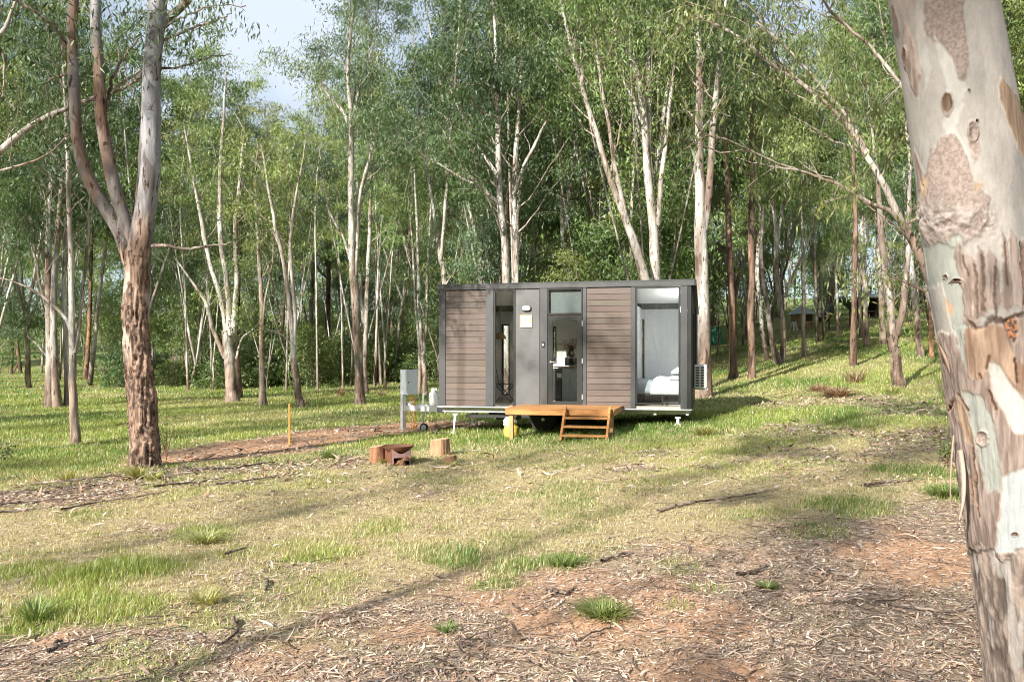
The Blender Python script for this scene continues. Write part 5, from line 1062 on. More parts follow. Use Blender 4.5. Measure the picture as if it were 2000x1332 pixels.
# folding chair and lamp in the narrow window
cu, cv_ = hu(984, 1.0), 1.0; cz = hz(751, cu, cv_) - ff
fc = hthing('folding_chair', 'black folding slat chair standing inside the narrow window', 'chair', cu - .18, cv_, ff); m = MB()
for y in (0, .38): m.obox((-.02, y, 0), (.36, y, cz), .02, .02, (0, 1, 0)); m.obox((.36, y, 0), (-.04, y, cz), .02, .02, (0, 1, 0)); m.obox((-.04, y, cz), (-.12, y, cz + .38), .02, .02, (0, 1, 0))
m.build('folding_frame', M['black'], fc); BB('seat', [(-.02 + k * .075, .04 + k * .075, -.01, .39, cz, cz + .015) for k in range(5)], 'black', fc); BB('backrest', [(-.14, -.12, 0, .38, cz + .24 + k * .07, cz + .28 + k * .07) for k in range(3)], 'black', fc)
pu, pv = hu(977, 1.1), 1.1; pz = hz(662, pu, pv); plp = hthing('pendant_lamp', 'woven cane pendant lamp hanging inside the narrow window', 'lamp', pu, pv, pz); m = MB(); m.lathe([(.15, 0), (.145, .04), (.10, .12), (.04, .17), (.035, .17), (.095, .115), (.14, .035)], (0, 0, 0), 24); m.build('lamp_shade', M['cane'], plp, True); m = MB(); m.tube([(0, 0, .17), (0, 0, 3.2 - pz)], .004, 6); m.build('cord', M['black'], plp)

# ---------------------------------------------------------------- things around the house
# air conditioner on its bracket
au = HL + .06; v_ = .35
pA = W(1356, 758, 19.6); ac = thing('air_conditioner', 'white air conditioner unit bracketed to the end of the tiny house', 'air conditioner', pA, -HT); aw, ah, ad = .30, .56, .80
sA = (758 - 712) / F * 19.6; ah = sA
BB('case', [(0, .28, 0, .78, 0, ah)], 'whitepaint', ac, .012)
BB('grille', [(.03 + c_ * .115, .03 + c_ * .115 + .085, -.012, -.0005, .04 + k * (ah - .07) / 8, .04 + k * (ah - .07) / 8 + .034) for c_ in (0, 1) for k in range(8)], 'black', ac)
BB('bracket', [(-.14, .31, .05, .10, -.04, -.003), (-.14, .31, .68, .73, -.04, -.003), (-.14, -.11, .05, .10, -.04, .28), (-.14, -.11, .68, .73, -.04, .28)], 'galv', ac)
# gas bottle on the drawbar
gu = hu(847.5, .9); gb_ = hthing('gas_bottle', 'white gas bottle standing on the trailer drawbar', 'gas bottle', gu, .9, zd + .066)
gz = (798 - 764) / F * 20.9; m = MB(); m.lathe([(.09, 0), (.11, .0), (.125, .03), (.128, .06), (.128, gz * .62), (.118, gz * .7), (.09, gz * .77), (.04, gz * .8), (.03, gz * .8)], (0, 0, 0), 28); m.build('cylinder', M['whitepaint'], gb_, True)
m = MB(); n_ = 20; A_ = [a for a in np.linspace(.5, 5.6, n_)]; V = [(.075 * math.cos(a), .075 * math.sin(a), z) for z in (gz * .76, gz) for a in A_] + [(.070 * math.cos(a), .070 * math.sin(a), z) for z in (gz * .76, gz) for a in A_]
m.add(V, [(j, j + 1, n_ + j + 1, n_ + j) for j in range(n_ - 1)] + [(2 * n_ + j + 1, 2 * n_ + j, 3 * n_ + j, 3 * n_ + j + 1) for j in range(n_ - 1)] + [(n_ + j, n_ + j + 1, 3 * n_ + j + 1, 3 * n_ + j) for j in range(n_ - 1)]); m.build('collar', M['whitepaint'], gb_)
m = MB(); m.tube([(0, 0, gz * .78), (0, 0, gz * .92)], .016, 10); m.tube([(.0, 0, gz * .88), (.05, -.03, gz * .88)], .014, 8); m.tube([(.05, -.03, gz * .88), (.13, -.1, gz * .7), (.17, -.1, gz * .3)], .008, 6); m.build('valve', M['black'], gb_, True)
# meter box on a post
pm = ground(787, 840); mb = thing('meter_box', 'pale grey metal meter box on a square post at the drawbar tip', 'electrical box', (pm[0], pm[1] - .05, pm[2]), R(42)); s_ = pm[1] / F
zt_ = (840 - 771) * s_; bh = 48.5 * s_
BB('post', [(.07, .17, .10, .20, -.2, zt_ - .002)], 'galv', mb)
BB('cabinet', [(.082, .422, -.060, .226, zt_, zt_ + bh)], 'box', mb, .006); dr = BB('door', [(.088, .416, -.078, -.062, zt_ + .008, zt_ + bh - .008)], 'box', mb, .004)
m = MB(); m.lathe([(.018, -.094), (.018, -.079)], (.125, 0, zt_ + bh * .5), 12, 'y'); m.build('latch', M['black'], dr, True)
oc = thing('power_cable', 'orange power cable hanging below the meter box to the grass', 'cable', pm); r = np.random.default_rng(4); m = MB()
def P_(x, y, dy=0): return tuple(W(x, y, pm[1] + dy) - pm)
for pts in ([(803, 768), (806, 785), (810, 800), (806, 822), (804, 845), (800, 850)], [(806, 768), (812, 790), (811, 806), (812, 830), (806, 848), (818, 852)], [(803, 768), (801, 790), (800, 815), (803, 838), (810, 846)]):
    q = spline(np.array([(*P_(a, b_, .12), 1) for a, b_ in pts]), 18)[:, :3]; m.tube(q, .009, 6)
m.build('loops', M['cable'], oc, True)
# timber landing and steps
pdk = ground(1000, 861); YD = pdk[1]
def dz_(py, Y=YD): return CZ - (py - HY) / F * Y
dk = thing('timber_landing', 'orange treated pine landing with a three-tread stair at the glass door', 'stairs', (pdk[0], YD, pdk[2]), -HT)
# local frame: x along the house, y into it
def dl(px, v=0):    # local x at the pixel column px on the line v metres behind the front edge
    p = (px - 1000) / F; return (p * (YD + v * hc) - pdk[0] - v * hs) / (hc + p * hs)
dt = dz_(797.5, YD) - pdk[2]; xl, xr = dl(987), dl(1199); vD = hp(U_(1100), 0, 0); depth = (HY0 - U_(1000) * hs - YD) / hc - .10
BB('front_beam', [(xl, xr, 0, .045, dt - .135, dt - .025)], 'timber', dk); BB('side_beam', [(xl, xl + .045, .045, depth, dt - .135, dt - .026)], 'timber', dk); BB('side_beam', [(xr - .045, xr, .045, depth, dt - .135, dt - .026)], 'timber', dk)
nb = 8; wdk = (depth - .0) / nb
for k in range(nb): BB('deck_board', [(xl - .01, xr + .01, k * wdk + .003 - .01, (k + 1) * wdk - .007, dt - .024, dt)], 'timber', dk)
for px in (998, 1193):
    for v in (.05, depth - .12):
        x = dl(px, v); gpt = (pdk[0] + x * hc + v * hs, YD - x * hs + v * hc); zg = z1(*gpt) - pdk[2]; BB('post', [(x - .045, x + .045, v, v + .09, zg - .2, dt - .026)], 'timber_v', dk, .006)
run = .62
def sx(px, dy): # column at a line in front
    return dl(px, -dy)
xa, xb = dl(1107), dl(1190); gs = z1(pdk[0] + xa * hc - run * hs, YD - xa * hs - run * hc) - pdk[2]
for x in (xa - .02, xb + .02):
    m = MB(); m.obox((x, -.01, dt + .02), (x, -run, gs - .02), .045, .17, (0, 1, 0)); m.build('stringer', M['timber'], dk)
for k in range(1, 4):
    f_ = k / 3.75; BB('tread', [(xa + .005, xb - .005, -run * f_ - .12, -run * f_ + .12, dt - (dt - gs) * f_ - .02, dt - (dt - gs) * f_ + .02)], 'timber', dk, .004)
# bag of rubbish beside the landing post
pb = ground(998, 858); bagt = thing('rubbish_bag', 'yellow and white tied plastic bag behind the landing post', 'bag', (pb[0], pb[1] + .22, pb[2])); 
def blob(name, mat, par, c, rx, ry, rz_, seed, nu=36, nv=22, amp=.25, top=0):
    u = np.linspace(0, 2 * np.pi, nu, endpoint=False); v = np.linspace(.02, np.pi - .02, nv); Ug, Vg = np.meshgrid(u, v); P = np.stack([np.sin(Vg) * np.cos(Ug), np.sin(Vg) * np.sin(Ug), np.cos(Vg)], -1).reshape(-1, 3)
    k = 1 + (fbm(P * 2.2 + seed, 4, seed) - .5) * amp * 2; P = P * k[:, None]; P[:, 2] = np.where(P[:, 2] < -.75, -.75, P[:, 2]); V = P * np.array((rx, ry, rz_)) + np.array(c)
    i = np.arange(nu * nv).reshape(nv, nu); j = np.roll(i, -1, 1); q = np.stack([i[:-1], j[:-1], j[1:], i[1:]], -1).reshape(-1, 4); o = mesh(name, V, q, M[mat], par); return o
blob('yellow_bag', 'bagy', bagt, (0, 0, .16), .17, .15, .20, 3); blob('white_bag', 'bagw', bagt, (-.02, 0, .34), .16, .14, .13, 5, amp=.4)
# orange survey stake
ps = ground(565, 868); stk = MB(); hS = (868 - 789) * ps[1] / F; stk.box(-.020, .020, -.012, .012, -.15, hS, .003); o = stk.build('survey_stake', M['orange']); o.location = tuple(ps); tag(o, 'orange painted wooden stake driven into the grass', 'stake')
# sawn stumps around the fire pit
def stump(label, px, py, wpx, hpx, mat, seed, group=None):
    p = ground(px, py); s_ = p[1] / F; rr0 = wpx / 2 * s_; hh = hpx * s_; t = thing('log_seat', label, 'log stump', (p[0], p[1] + rr0 * .6, p[2] - .02), 0, group); nu, nv = 64, 26
    U2, V2 = np.meshgrid(np.linspace(0, 2 * np.pi, nu, endpoint=False), np.linspace(0, 1, nv)); base_ = 1 + .12 * (1 - V2) ** 2
    P = np.stack([np.cos(U2), np.sin(U2), V2 * 2.], -1).reshape(-1, 3); rd = rr0 * base_ * (1 + .22 * (fbm(P * np.array((5, 5, .7)) + seed, 4, seed).reshape(U2.shape) - .5) + .10 * (fbm(P * 1.3 + seed, 2, seed + 2).reshape(U2.shape) - .5))
    top_in = [(rd[-1] * k)[None] for k in (.93, .6, .25, .02)]; Rr = np.concatenate([rd] + top_in); Zr = np.concatenate([V2 * hh] + [np.full((1, nu), hh + d) for d in (.004, .004, .003, .003)]); Ua = np.concatenate([U2] + [U2[:1]] * 4)
    V = np.stack([Rr * np.cos(Ua), Rr * np.sin(Ua), Zr + .02 * Rr / rr0 * np.cos(Ua)], -1); i = np.arange(V.shape[0] * nu).reshape(-1, nu); j = np.roll(i, -1, 1); q = np.stack([i[:-1], j[:-1], j[1:], i[1:]], -1)
    mesh('bark', V[:nv].reshape(-1, 3), q[:nv - 1].reshape(-1, 4), M[mat], t); off = nv - 1
    mesh('cut_face', V[off:].reshape(-1, 3), q[:4].reshape(-1, 4), M['cut'], t); return t
stump('orange-barked log stump touching the left side of the fire box', 736, 905, 31, 35, 'stump', 3)
stump('tall pale log stump standing apart from the fire box', 858, 891, 38, 34, 'stump2', 5)
stump('short small log stump in front of the tall pale one', 879, 907, 24, 18, 'stump2', 8)
# fire box with a dished bowl
pf = ground(777, 906); s_ = pf[1] / F; fb = thing('fire_pit', 'rusty steel fire box with a dished bowl on top', 'fire pit', (pf[0], pf[1] + .02, pf[2] - .01), R(24)); fwd = .30; fh = 37 * s_
m = MB(); hw_ = .16; n_ = 24; ang = np.linspace(0, 2 * np.pi, n_, endpoint=False)
# front plate with an arched opening and a curved top edge
xs = np.linspace(-hw_, hw_, 13); tz = fh * .90 - .09 * np.cos(xs / hw_ * np.pi / 2); V = []
def plate(m, y0, y1):
    base_n = []
    xo = hw_ - .035; zo = fh * .42
    tops = [(x, z) for x, z in zip(xs, tz)]
    for k in range(12):
        x0_, z0q = tops[k]; x1_, z1q = tops[k + 1]; zl = 0 if abs((x0_ + x1_) / 2) > xo - .001 else zo
        V = [(x0_, y0, zl), (x1_, y0, zl), (x1_, y0, z1q), (x0_, y0, z0q), (x0_, y1, zl), (x1_, y1, zl), (x1_, y1, z1q), (x0_, y1, z0q)]; m.add(V, [(0, 1, 2, 3), (5, 4, 7, 6), (0, 4, 5, 1), (3, 2, 6, 7), (0, 3, 7, 4), (1, 5, 6, 2)])
plate(m, -.21, -.205); m.build('front_plate', M['rust2'], fb)
BB('side_plate', [(hw_ - .001, hw_ + .006, -.203, .21, 0, fh * .9), (-hw_ - .006, -hw_ + .001, -.203, .21, 0, fh * .9), (-hw_ + .002, hw_ - .002, .204, .21, 0, fh * .85)], 'rust', fb)
m = MB(); m.lathe([(.02, fh * .55), (.12, fh * .60), (.20, fh * .74), (.26, fh * .93), (.275, fh), (.262, fh), (.19, fh * .77), (.11, fh * .64), (.02, fh * .6)], (0, 0, 0), 40); m.build('bowl', M['rust'], fb, True)
for i, (x, y, z, a) in enumerate(((-.04, -.20, .045, .2), (.07, -.12, .05, -.5), (.04, -.16, .12, .1))):
    l = thing('firewood', ('split log lying lowest in the fire box opening', 'split log leaning inside the fire box', 'split log on top of the pile in the fire box')[i], 'firewood', fb.matrix_basis @ Vector((x, y, z)) if False else (pf[0] + x * math.cos(R(24)) - y * math.sin(R(24)), pf[1] + .02 + x * math.sin(R(24)) + y * math.cos(R(24)), pf[2] + z), R(24) + a)
    m = MB(); m.add([(-.05, -.14, -.035), (.05, -.14, -.04), (.02, -.14, .04), (-.05, .12, -.035), (.045, .12, -.04), (.01, .12, .035)], [(0, 1, 2), (5, 4, 3), (0, 3, 4, 1), (1, 4, 5, 2), (2, 5, 3, 0)]); m.build('split_wood', M['stump'], l)

# ---------------------------------------------------------------- huts up the slope
def far(px, py, Y=None):
    if Y is None: return ground(px, py)
    p = W(px, py, Y); return np.array((p[0], p[1], z1(p[0], p[1])))
pq = far(1566, 640); s_ = pq[1] / F; ht = thing('garden_hut', 'small timber hut with a pointed pale tin roof among the slope trees', 'hut', pq, R(20)); w2 = 15 * s_; eh = 27 * s_; ph = 44 * s_
BB('wall', [(-w2 + .03, w2 - .03, w2 - .1, w2 - .03, 0, eh), (-w2 + .03, -w2 + .1, -w2, w2 - .1, 0, eh), (w2 - .1, w2 - .03, -w2, w2 - .1, 0, eh)], 'hutw', ht); BB('railing', [(-w2, w2, -w2 - .05, -w2, eh * .35, eh * .42)] + [(x - .03, x + .03, -w2 - .04, -w2 - .01, 0, eh * .35) for x in np.linspace(-w2 + .05, w2 - .05, 7)], 'hutw', ht)
BB('corner_post', [(-w2, -w2 + .1, -w2, -w2 + .1, 0, eh), (w2 - .1, w2, -w2, -w2 + .1, 0, eh)], 'hutw', ht)
m = MB(); o_ = w2 * 1.35; m.add([(-o_, -o_, eh - .05), (o_, -o_, eh - .05), (o_, o_, eh - .05), (-o_, o_, eh - .05), (-.05, 0, ph), (.05, 0, ph)], [(0, 1, 5, 4), (1, 2, 5), (2, 3, 4, 5), (3, 0, 4), (3, 2, 1, 0)]); m.build('roof', M['roofpale'], ht)
pq = far(1640, 642); s_ = pq[1] / F; tp = thing('tarpaulin_shelter', 'dark green sagging tarpaulin shelter between thin gums on the slope', 'shelter', pq, R(-5)); w2 = 26 * s_; h0, h1 = 34 * s_, 62 * s_
gx_, gy_ = np.meshgrid(np.linspace(-1, 1, 30), np.linspace(-1, 1, 22)); zz = h0 + (h1 - h0) * (1 - np.abs(gx_) ** 2.2) * (1 - .25 * np.abs(gy_)) - .25 * np.exp(-((np.abs(gy_) - .5) / .25) ** 2) * (1 - gx_ ** 2) + (n2(gx_ * 3, gy_ * 3, 1., 3, 4) - .5) * .4
V = np.stack([gx_ * w2, gy_ * w2 * .7, zz], -1).reshape(-1, 3); i = np.arange(len(V)).reshape(22, 30); q = np.stack([i[:-1, :-1], i[:-1, 1:], i[1:, 1:], i[1:, :-1]], -1).reshape(-1, 4)
V2_ = V - np.array((0, 0, .02)); bd = np.concatenate([i[0, :], i[1:, -1], i[-1, -2::-1], i[-2:0:-1, 0]]); b2 = np.roll(bd, -1); mesh('tarpaulin', np.concatenate([V, V2_]), np.concatenate([q, q[:, ::-1] + len(V), np.stack([bd, bd + len(V), b2 + len(V), b2], -1)]), M['tarp'], tp)
for a in (-1, 1):
    for b_ in (-1, 1): BB('pole', [(a * w2 * .93 - .04, a * w2 * .93 + .04, b_ * w2 * .62 - .04, b_ * w2 * .62 + .04, -.1, h0 + .05)], 'shed', tp)
pq = far(1708, 622); s_ = pq[1] / F; sd = thing('open_shed', 'dark open-fronted shed with a thin pale roof edge on the slope', 'shed', pq, R(10)); w2 = 17 * s_; h0 = 38 * s_
BB('wall', [(-w2, w2, 1.9, 2.0, 0, h0), (-w2, -w2 + .1, 0, 1.9, 0, h0), (w2 - .1, w2, 0, 1.9, 0, h0 * 1.1)], 'shed', sd); BB('bench', [(-w2 * .7, w2 * .7, .3, .8, h0 * .35, h0 * .42), (-w2 * .6, -w2 * .5, .3, .8, 0, h0 * .35), (w2 * .5, w2 * .6, .3, .8, 0, h0 * .35)], 'shed', sd)
m = MB(); m.obox((-w2 - .3, .9, h0 + .05), (w2 + .3, .9, h0 + .45), 2.6, .09); m.build('roof', M['roofpale'], sd)
pq = far(1618, 630); s_ = pq[1] / F; cvn = thing('caravan', 'little pale caravan partly hidden beside the tarpaulin shelter', 'caravan', pq + np.array((0, 1, 0)), R(-12)); w2 = 11 * s_; BB('body', [(-w2, w2, 0, 1.6, .35, 26 * s_)], 'whitepaint', cvn, .12); BB('window', [(-w2 * .5, w2 * .5, -.015, -.002, 15 * s_, 21 * s_)], 'black', cvn)
for x in (-w2 * .4, w2 * .4):
    m = MB(); m.lathe([(.1, -.06), (.3, -.06), (.3, .06), (.1, .06)], (x, .1, .3), 18, 'y'); m.build('wheel', M['rubber'], cvn, True)
pq = far(1398, 673); s_ = pq[1] / F; m = MB(); rr0 = 13 * s_; pr_ = [(rr0 * .96, 0)]
for k in range(9): pr_ += [(rr0, (k + .2) * 3 * s_), (rr0, (k + .7) * 3 * s_), (rr0 * .97, (k + .85) * 3 * s_)]
pr_ += [(rr0 * .9, 28 * s_), (rr0 * .3, 31 * s_), (rr0 * .28, 32.5 * s_), (.02, 32.5 * s_)]; tk = thing('water_tank', 'green ribbed water tank on the grass behind the air conditioner', 'water tank', pq); m.lathe(pr_, (0, 0, 0), 40); m.build('tank_body', M['tank'], tk, True)
m = MB(); m.lathe([(.18, 0), (.2, .02), (.2, .1), (.02, .12)], (0, 0, 32.5 * s_), 20); m.build('lid', M['tank'], tk, True)
pq = far(1551, 648); s_ = pq[1] / F; ld = thing('step_ladder', 'small white step ladder standing in front of the hut', 'ladder', pq, R(15)); m = MB(); hh = 20 * s_
for x in (-3 * s_, 3 * s_): m.obox((x * 1.3, -.25, 0), (x, 0, hh), .05, .04, (0, 1, 0)); m.obox((x * 1.3, .35, 0), (x, .04, hh), .05, .04, (0, 1, 0))
m.build('rail', M['whitepaint'], ld)
for k in range(1, 5): BB('step', [(-3.2 * s_, 3.2 * s_, -.25 + .25 * k / 5 - .05, -.25 + .25 * k / 5 + .08, hh * k / 5, hh * k / 5 + .03)], 'whitepaint', ld)

# ---------------------------------------------------------------- sticks, bark, tufts and weeds on the ground
def stick(label, pts, wpx, seed, name='fallen_stick', cat='stick', mat='bark', side=0, dark=1., group=None):
    r = np.random.default_rng(seed); P = np.array([ground(*p) for p in pts]); o_ = P[0].copy(); rad0 = wpx / 2 / F * P[0][1]
    s = spline(np.concatenate([P - o_, np.linspace(1, .35, len(P))[:, None] * rad0], 1), 30); s[1:, :3] += np.cumsum(r.normal(size=(29, 3)) * np.array((1, 1, .0)), 0) * .006
    s[:, 2] = zgr(s[:, 0] + o_[0], s[:, 1] + o_[1]) - o_[2] + s[:, 3] * .8 + .012 + .02 * np.sin(np.linspace(0, 3, 30) + seed) ** 2
    v, q = tubes(s[None, :, :3], s[None, :, 3], 9); v = v + (r.normal(size=v.shape)) * rad0 * .12; allv, allq = [v], [q]; n0 = len(v)
    t = thing(name, label, cat, o_, 0, group); cfun = lambda v: lerp(np.array((.11, .08, .065)) * dark, np.array((.32, .26, .22)) * dark, ss(.35, .65, fbm((v + o_) * np.array((30, 30, 30.)), 3, seed)))
    mesh('stick_wood', v, q, M[mat], t, {'col': cfun(v)})
    for k in range(side):
        i = int(r.integers(6, 24)); d = s[i + 1, :3] - s[i, :3]; a = (1 if r.random() < .5 else -1) * r.uniform(.5, 1.0); dr_ = np.array((d[0] * math.cos(a) - d[1] * math.sin(a), d[0] * math.sin(a) + d[1] * math.cos(a), 0)); dr_ = nrm(dr_)
        L_ = np.linalg.norm(P[-1] - P[0]) * r.uniform(.15, .35); tt = np.linspace(0, 1, 9)[:, None]; b_ = s[i, :3] + dr_ * tt * L_ + np.cumsum(r.normal(size=(9, 3)), 0) * .004; b_[:, 2] = zgr(b_[:, 0] + o_[0], b_[:, 1] + o_[1]) - o_[2] + .012 + tt[:, 0] * r.uniform(0, .08)
        v, q = tubes(b_[None], (s[i, 3] * .6 * (1 - .7 * tt[:, 0]))[None], 6); mesh('side_twig', v, q, M[mat], t, {'col': cfun(v)})
    return t
stick('chunky brown bark piece lying in the leaf litter at mid foreground', [(1072, 1168), (1095, 1166), (1128, 1152)], 12, 1)
stick('bent dark branch with small twigs on the sandy bottom edge', [(455, 1215), (470, 1235), (462, 1262), (445, 1275)], 7, 2, side=4, dark=.7)
stick('dark charred stick near the bottom corner below the bright grass', [(95, 1282), (112, 1266), (132, 1252)], 9, 3, side=1, dark=.5)
stick('reddish bark shard pointing up the slope by the dry grass', [(442, 1090), (462, 1082), (482, 1068)], 6, 4)
stick('short dark stick slanting in litter left of the tussock', [(520, 1140), (528, 1152), (534, 1164)], 6, 5, dark=.7)
stick('long dead branch lying across the dry grass in the shade', [(1285, 1000), (1350, 988), (1430, 978), (1520, 958)], 7, 6, side=4)
stick('forked grey branch fallen near the thick leaning trunk', [(1690, 955), (1740, 946), (1800, 938)], 7, 7, side=3)
stick('long thin pale stick leading to the foot of the thick trunk', [(1745, 1190), (1800, 1192), (1860, 1190), (1908, 1178)], 6, 8, side=2, dark=1.3)
stick('dark crooked stick by the small green tufts on the litter', [(1440, 1128), (1475, 1122), (1505, 1112)], 8, 9, side=1, dark=.6)
stick('thin dark twig running diagonally over the bare sandy soil', [(905, 1262), (950, 1240), (1000, 1216)], 4, 10, side=2, dark=.6)
stick('pale curved stick lying along the bottom edge of the soil', [(868, 1316), (920, 1313), (975, 1316), (1010, 1331)], 5, 11, side=1, dark=1.2)
stick('hooked dark twig standing out at the sandy bottom patch', [(842, 1290), (862, 1296), (868, 1310), (862, 1324)], 5, 12, dark=.6)
stick('thin stick slanting beside the spiky grass tussock', [(1125, 1258), (1150, 1246), (1172, 1228)], 5, 13, dark=.6)
stick('dark stick with a forked tip in the shaded litter', [(1840 - 220, 1130), (1600, 1112), (1575, 1106)], 6, 14, side=3, dark=.6)
stick('short rotten stick in front of the fallen branch', [(1175, 1100), (1200, 1092), (1225, 1086)], 7, 15, dark=.8)
for i, pts in enumerate([[(0, 990), (90, 980), (170, 972), (250, 958)], [(20, 965), (110, 962), (200, 950)], [(120, 1000), (190, 985), (270, 975), (330, 962)], [(300, 955), (380, 945), (440, 935)], [(380, 922), (450, 916), (540, 905)], [(60, 948), (150, 942), (230, 930)], [(420, 950), (500, 940), (570, 925)], [(-10, 1008), (60, 1000), (130, 992)]]):
    stick(['longest grey bark ribbon in the litter band near the forked gum', 'thin bark ribbon just above the longest ribbon', 'bark ribbon curving below the foot of the forked gum', 'short bark ribbon in front of the forked gum foot', 'dark bark ribbon leading from the gum foot towards the fire box', 'pale bark ribbon furthest back in the litter band', 'bark ribbon nearest the fire box in the litter band', 'bark ribbon at the frame edge nearest the dry grass'][i],
          pts, 5, 20 + i, name='bark_ribbon', cat='bark', side=2, dark=(1.2, .9, 1.1, .8, .6, 1.3, .9, 1.1)[i], group='bark ribbons lying under the forked gum')
# loose twigs
r = np.random.default_rng(44); m_ = 2600; X, Y = sample(m_, 4.1, 22, 1.35, r); _, gr, lit, dirt = gcol(X, Y); k = r.random(m_) < .08 + .9 * lit; X, Y = X[k], Y[k]; m_ = len(X)
an = r.random(m_) * 6.28; ln = r.uniform(.08, .42, m_) ** 1.1; tt = np.linspace(-.5, .5, 6)[None]; bend = r.normal(size=m_)[:, None] * .18 * (tt ** 2) * 4 * ln[:, None]
PX = X[:, None] + np.cos(an)[:, None] * tt * ln[:, None] - np.sin(an)[:, None] * bend; PY = Y[:, None] + np.sin(an)[:, None] * tt * ln[:, None] + np.cos(an)[:, None] * bend
PZ = zgr(PX.ravel(), PY.ravel()).reshape(PX.shape) + .008 + .02 * r.random(m_)[:, None]; v, q = tubes(np.stack([PX, PY, PZ], -1), (r.uniform(.0015, .006, m_)[:, None] * np.linspace(1, .5, 6)[None]), 4)
cc = np.repeat(lerp((.10, .07, .055), (.36, .29, .24), r.random(m_) ** 1.5), 24, 0); tag(mesh('twig_litter', v, q, M['bark'], attrs={'col': cc}), 'fine fallen twigs scattered through the leaf litter', 'twigs', kind='stuff')
# tufts
def tuft(label, px, py, rad_, h, n, pal, seed, name='grass_tussock', group=None):
    r = np.random.default_rng(seed); p = ground(px, py); a = r.random(n) * 6.28; q0 = rad_ * .35 * np.sqrt(r.random(n)); bx = q0 * np.cos(a); by = q0 * np.sin(a); hh = h * (.5 + .6 * r.random(n)); ln = rad_ * (.2 + .9 * r.random(n)); a2 = a + r.normal(size=n) * .4
    tt = np.linspace(0, 1, 5)[None]; PX = bx[:, None] + np.cos(a2)[:, None] * ln[:, None] * tt ** 1.6; PY = by[:, None] + np.sin(a2)[:, None] * ln[:, None] * tt ** 1.6; PZ = hh[:, None] * (tt - .35 * (ln / rad_)[:, None] * tt ** 2.5); wv = (.004 + .003 * r.random(n))[:, None] * (1 - tt ** 1.5) + .0004; wv *= max(1, p[1] / 8)
    SX = -np.sin(a2)[:, None] * wv; SY = np.cos(a2)[:, None] * wv; V = np.stack([np.stack([PX - SX, PY - SY, PZ], -1), np.stack([PX + SX, PY + SY, PZ], -1)], 2).reshape(-1, 3); i = np.arange(n * 10).reshape(n, 5, 2)
    q = np.stack([i[:, :-1, 0], i[:, :-1, 1], i[:, 1:, 1], i[:, 1:, 0]], -1).reshape(-1, 4); g0, g1 = dict(green=((.10, .17, .04), (.26, .31, .10)), pale=((.26, .30, .10), (.48, .46, .20)), red=((.22, .13, .09), (.42, .30, .21)))[pal]; cc = np.repeat(lerp(g0, g1, r.random(n)), 10, 0)
    t = thing(name, label, 'grass tuft' if pal != 'red' else 'plant', p, 0, group); mesh('blades', V, q, M['grass'], t, {'col': cc}); return t
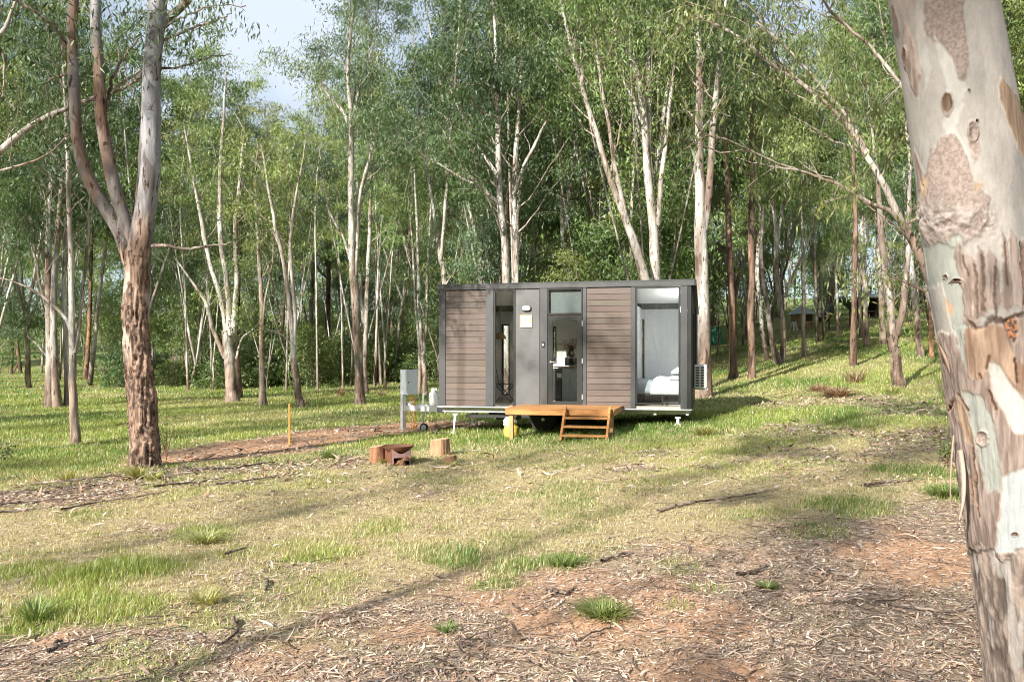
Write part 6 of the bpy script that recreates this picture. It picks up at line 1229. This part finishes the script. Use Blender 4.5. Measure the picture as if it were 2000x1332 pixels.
for i, (a, b_, rd, h, n, pal, lab) in enumerate([(1175, 1205, .22, .13, 260, 'green', 'spiky pale green tussock alone on the bare litter'), (1190, 1212, .2, .10, 90, 'pale', 'straw blades mixed into the lone spiky tussock'), (265, 935, .3, .26, 160, 'pale', 'yellow green tuft at the foot of the big forked gum'), (300, 938, .25, .2, 120, 'pale', 'lower tuft right of the forked gum foot'), (645, 896, .25, .18, 120, 'green', 'dark green tuft between the path and the fire box'), (400, 1058, .35, .14, 200, 'pale', 'broad olive tuft above the bright grass patch'),
    (400, 1180, .2, .14, 120, 'pale', 'wispy dry tuft right of the bright grass patch'), (1845, 970, .25, .14, 220, 'green', 'bright green tuft next to the thick leaning trunk'), (70, 1215, .2, .2, 120, 'green', 'small bright tuft at the bottom of the grass patch'), (1500, 1150, .12, .07, 90, 'green', 'tiny green tuft in the shaded litter'), (1100, 1105, .2, .10, 160, 'green', 'low green tuft over the brown bark piece'), (870, 1235, .1, .08, 60, 'green', 'thin green sprig on the sandy soil'),
    (1375, 850, .35, .25, 160, 'pale', 'tall seeding grass clump in front of the house corner jack'), (130, 940, .3, .22, 90, 'pale', 'pale tuft rising from the bark litter band'), (745, 905, .2, .14, 70, 'pale', 'dry grass tuft against the orange log stump'), (800, 903, .2, .14, 70, 'pale', 'dry grass tuft against the rusty fire box'), (885, 910, .2, .1, 60, 'pale', 'dry grass tuft against the small log stump'), (1745, 770, .4, .3, 80, 'pale', 'dry tuft at the foot of the low-forking gum'),
    (664, 775, .45, .6, 46, 'red', 'reddish dead bracken beyond the white gum'), (745, 775, .4, .45, 40, 'red', 'faded dead bracken beside the meter box'), (592, 790, .3, .4, 26, 'red', 'reddish stalks against the leaning gum foot'), (1670, 748, .6, .6, 70, 'red', 'red brown dead bracken on the slope before the ironbark'), (1632, 775, .7, .35, 220, 'red', 'low mound of brown fallen bark on the slope'), (1600, 765, .5, .3, 120, 'red', 'smaller heap of brown bark beside the low mound')]):
    tuft(lab, a, b_, rd, h, n, pal, 500 + i, 'grass_tussock' if pal != 'red' else 'dead_bracken')
def weed(label, px, py, h, n, seed, pal='mid', lean=(0, 0)):
    r = np.random.default_rng(seed); p = ground(px, py); P = []
    for k in range(n):
        a = r.random() * 6.28; tt = np.linspace(0, 1, 8); L_ = h * r.uniform(.6, 1); P.append(np.stack([np.cos(a) * .3 * L_ * tt ** 1.5 + lean[0] * tt, np.sin(a) * .3 * L_ * tt ** 1.5 + lean[1] * tt, L_ * tt], 1))
    P = np.stack(P); v, q = tubes(P, np.tile(np.linspace(.009, .003, 8), (n, 1)), 5); t = thing('leafy_weed', label, 'plant', p); mesh('stem', v, q, M['bark'], t, {'col': np.tile((.2, .13, .08), (len(v), 1))}); c_ = P[:, 3:].reshape(-1, 3)
    lv = leaves(r, c_, 5, np.full(len(c_), .05), .07, .022, pal, .2); mesh('leaf_sprays', lv[0], lv[1], M['leaf'], t, {'col': lv[2]}, smooth=False)
weed('slender leafy weed growing behind the foot of the big forked gum', 325, 900, .95, 6, 1); weed('low dark seedling at the frame edge on the shaded grass', 5, 905, .45, 5, 2, 'dark', (.1, 0)); weed('low green seedling beyond the fire box path', 632, 770, .6, 5, 3)
weed('bushy green seedling on the slope next to the thick trunk', 1848, 905, .4, 7, 4)
# pale dry sticks and dug-up clods under the drawbar
for i, (x, y) in enumerate([(858, 842), (872, 838), (846, 846), (884, 836), (866, 848)]):
    stick(['pale split branch end lying in the little woodpile by the front jack', 'pale branch crossing the top of the little woodpile', 'bent pale branch at the near side of the little woodpile', 'darker branch at the far side of the little woodpile', 'thin pale branch lowest in the little woodpile'][i], [(x - 14, y + 3), (x, y), (x + 16, y - 3)], 4, 60 + i, dark=(1.7, 1.5, 1.6, 1.0, 1.5)[i], group='little woodpile by the front jack')
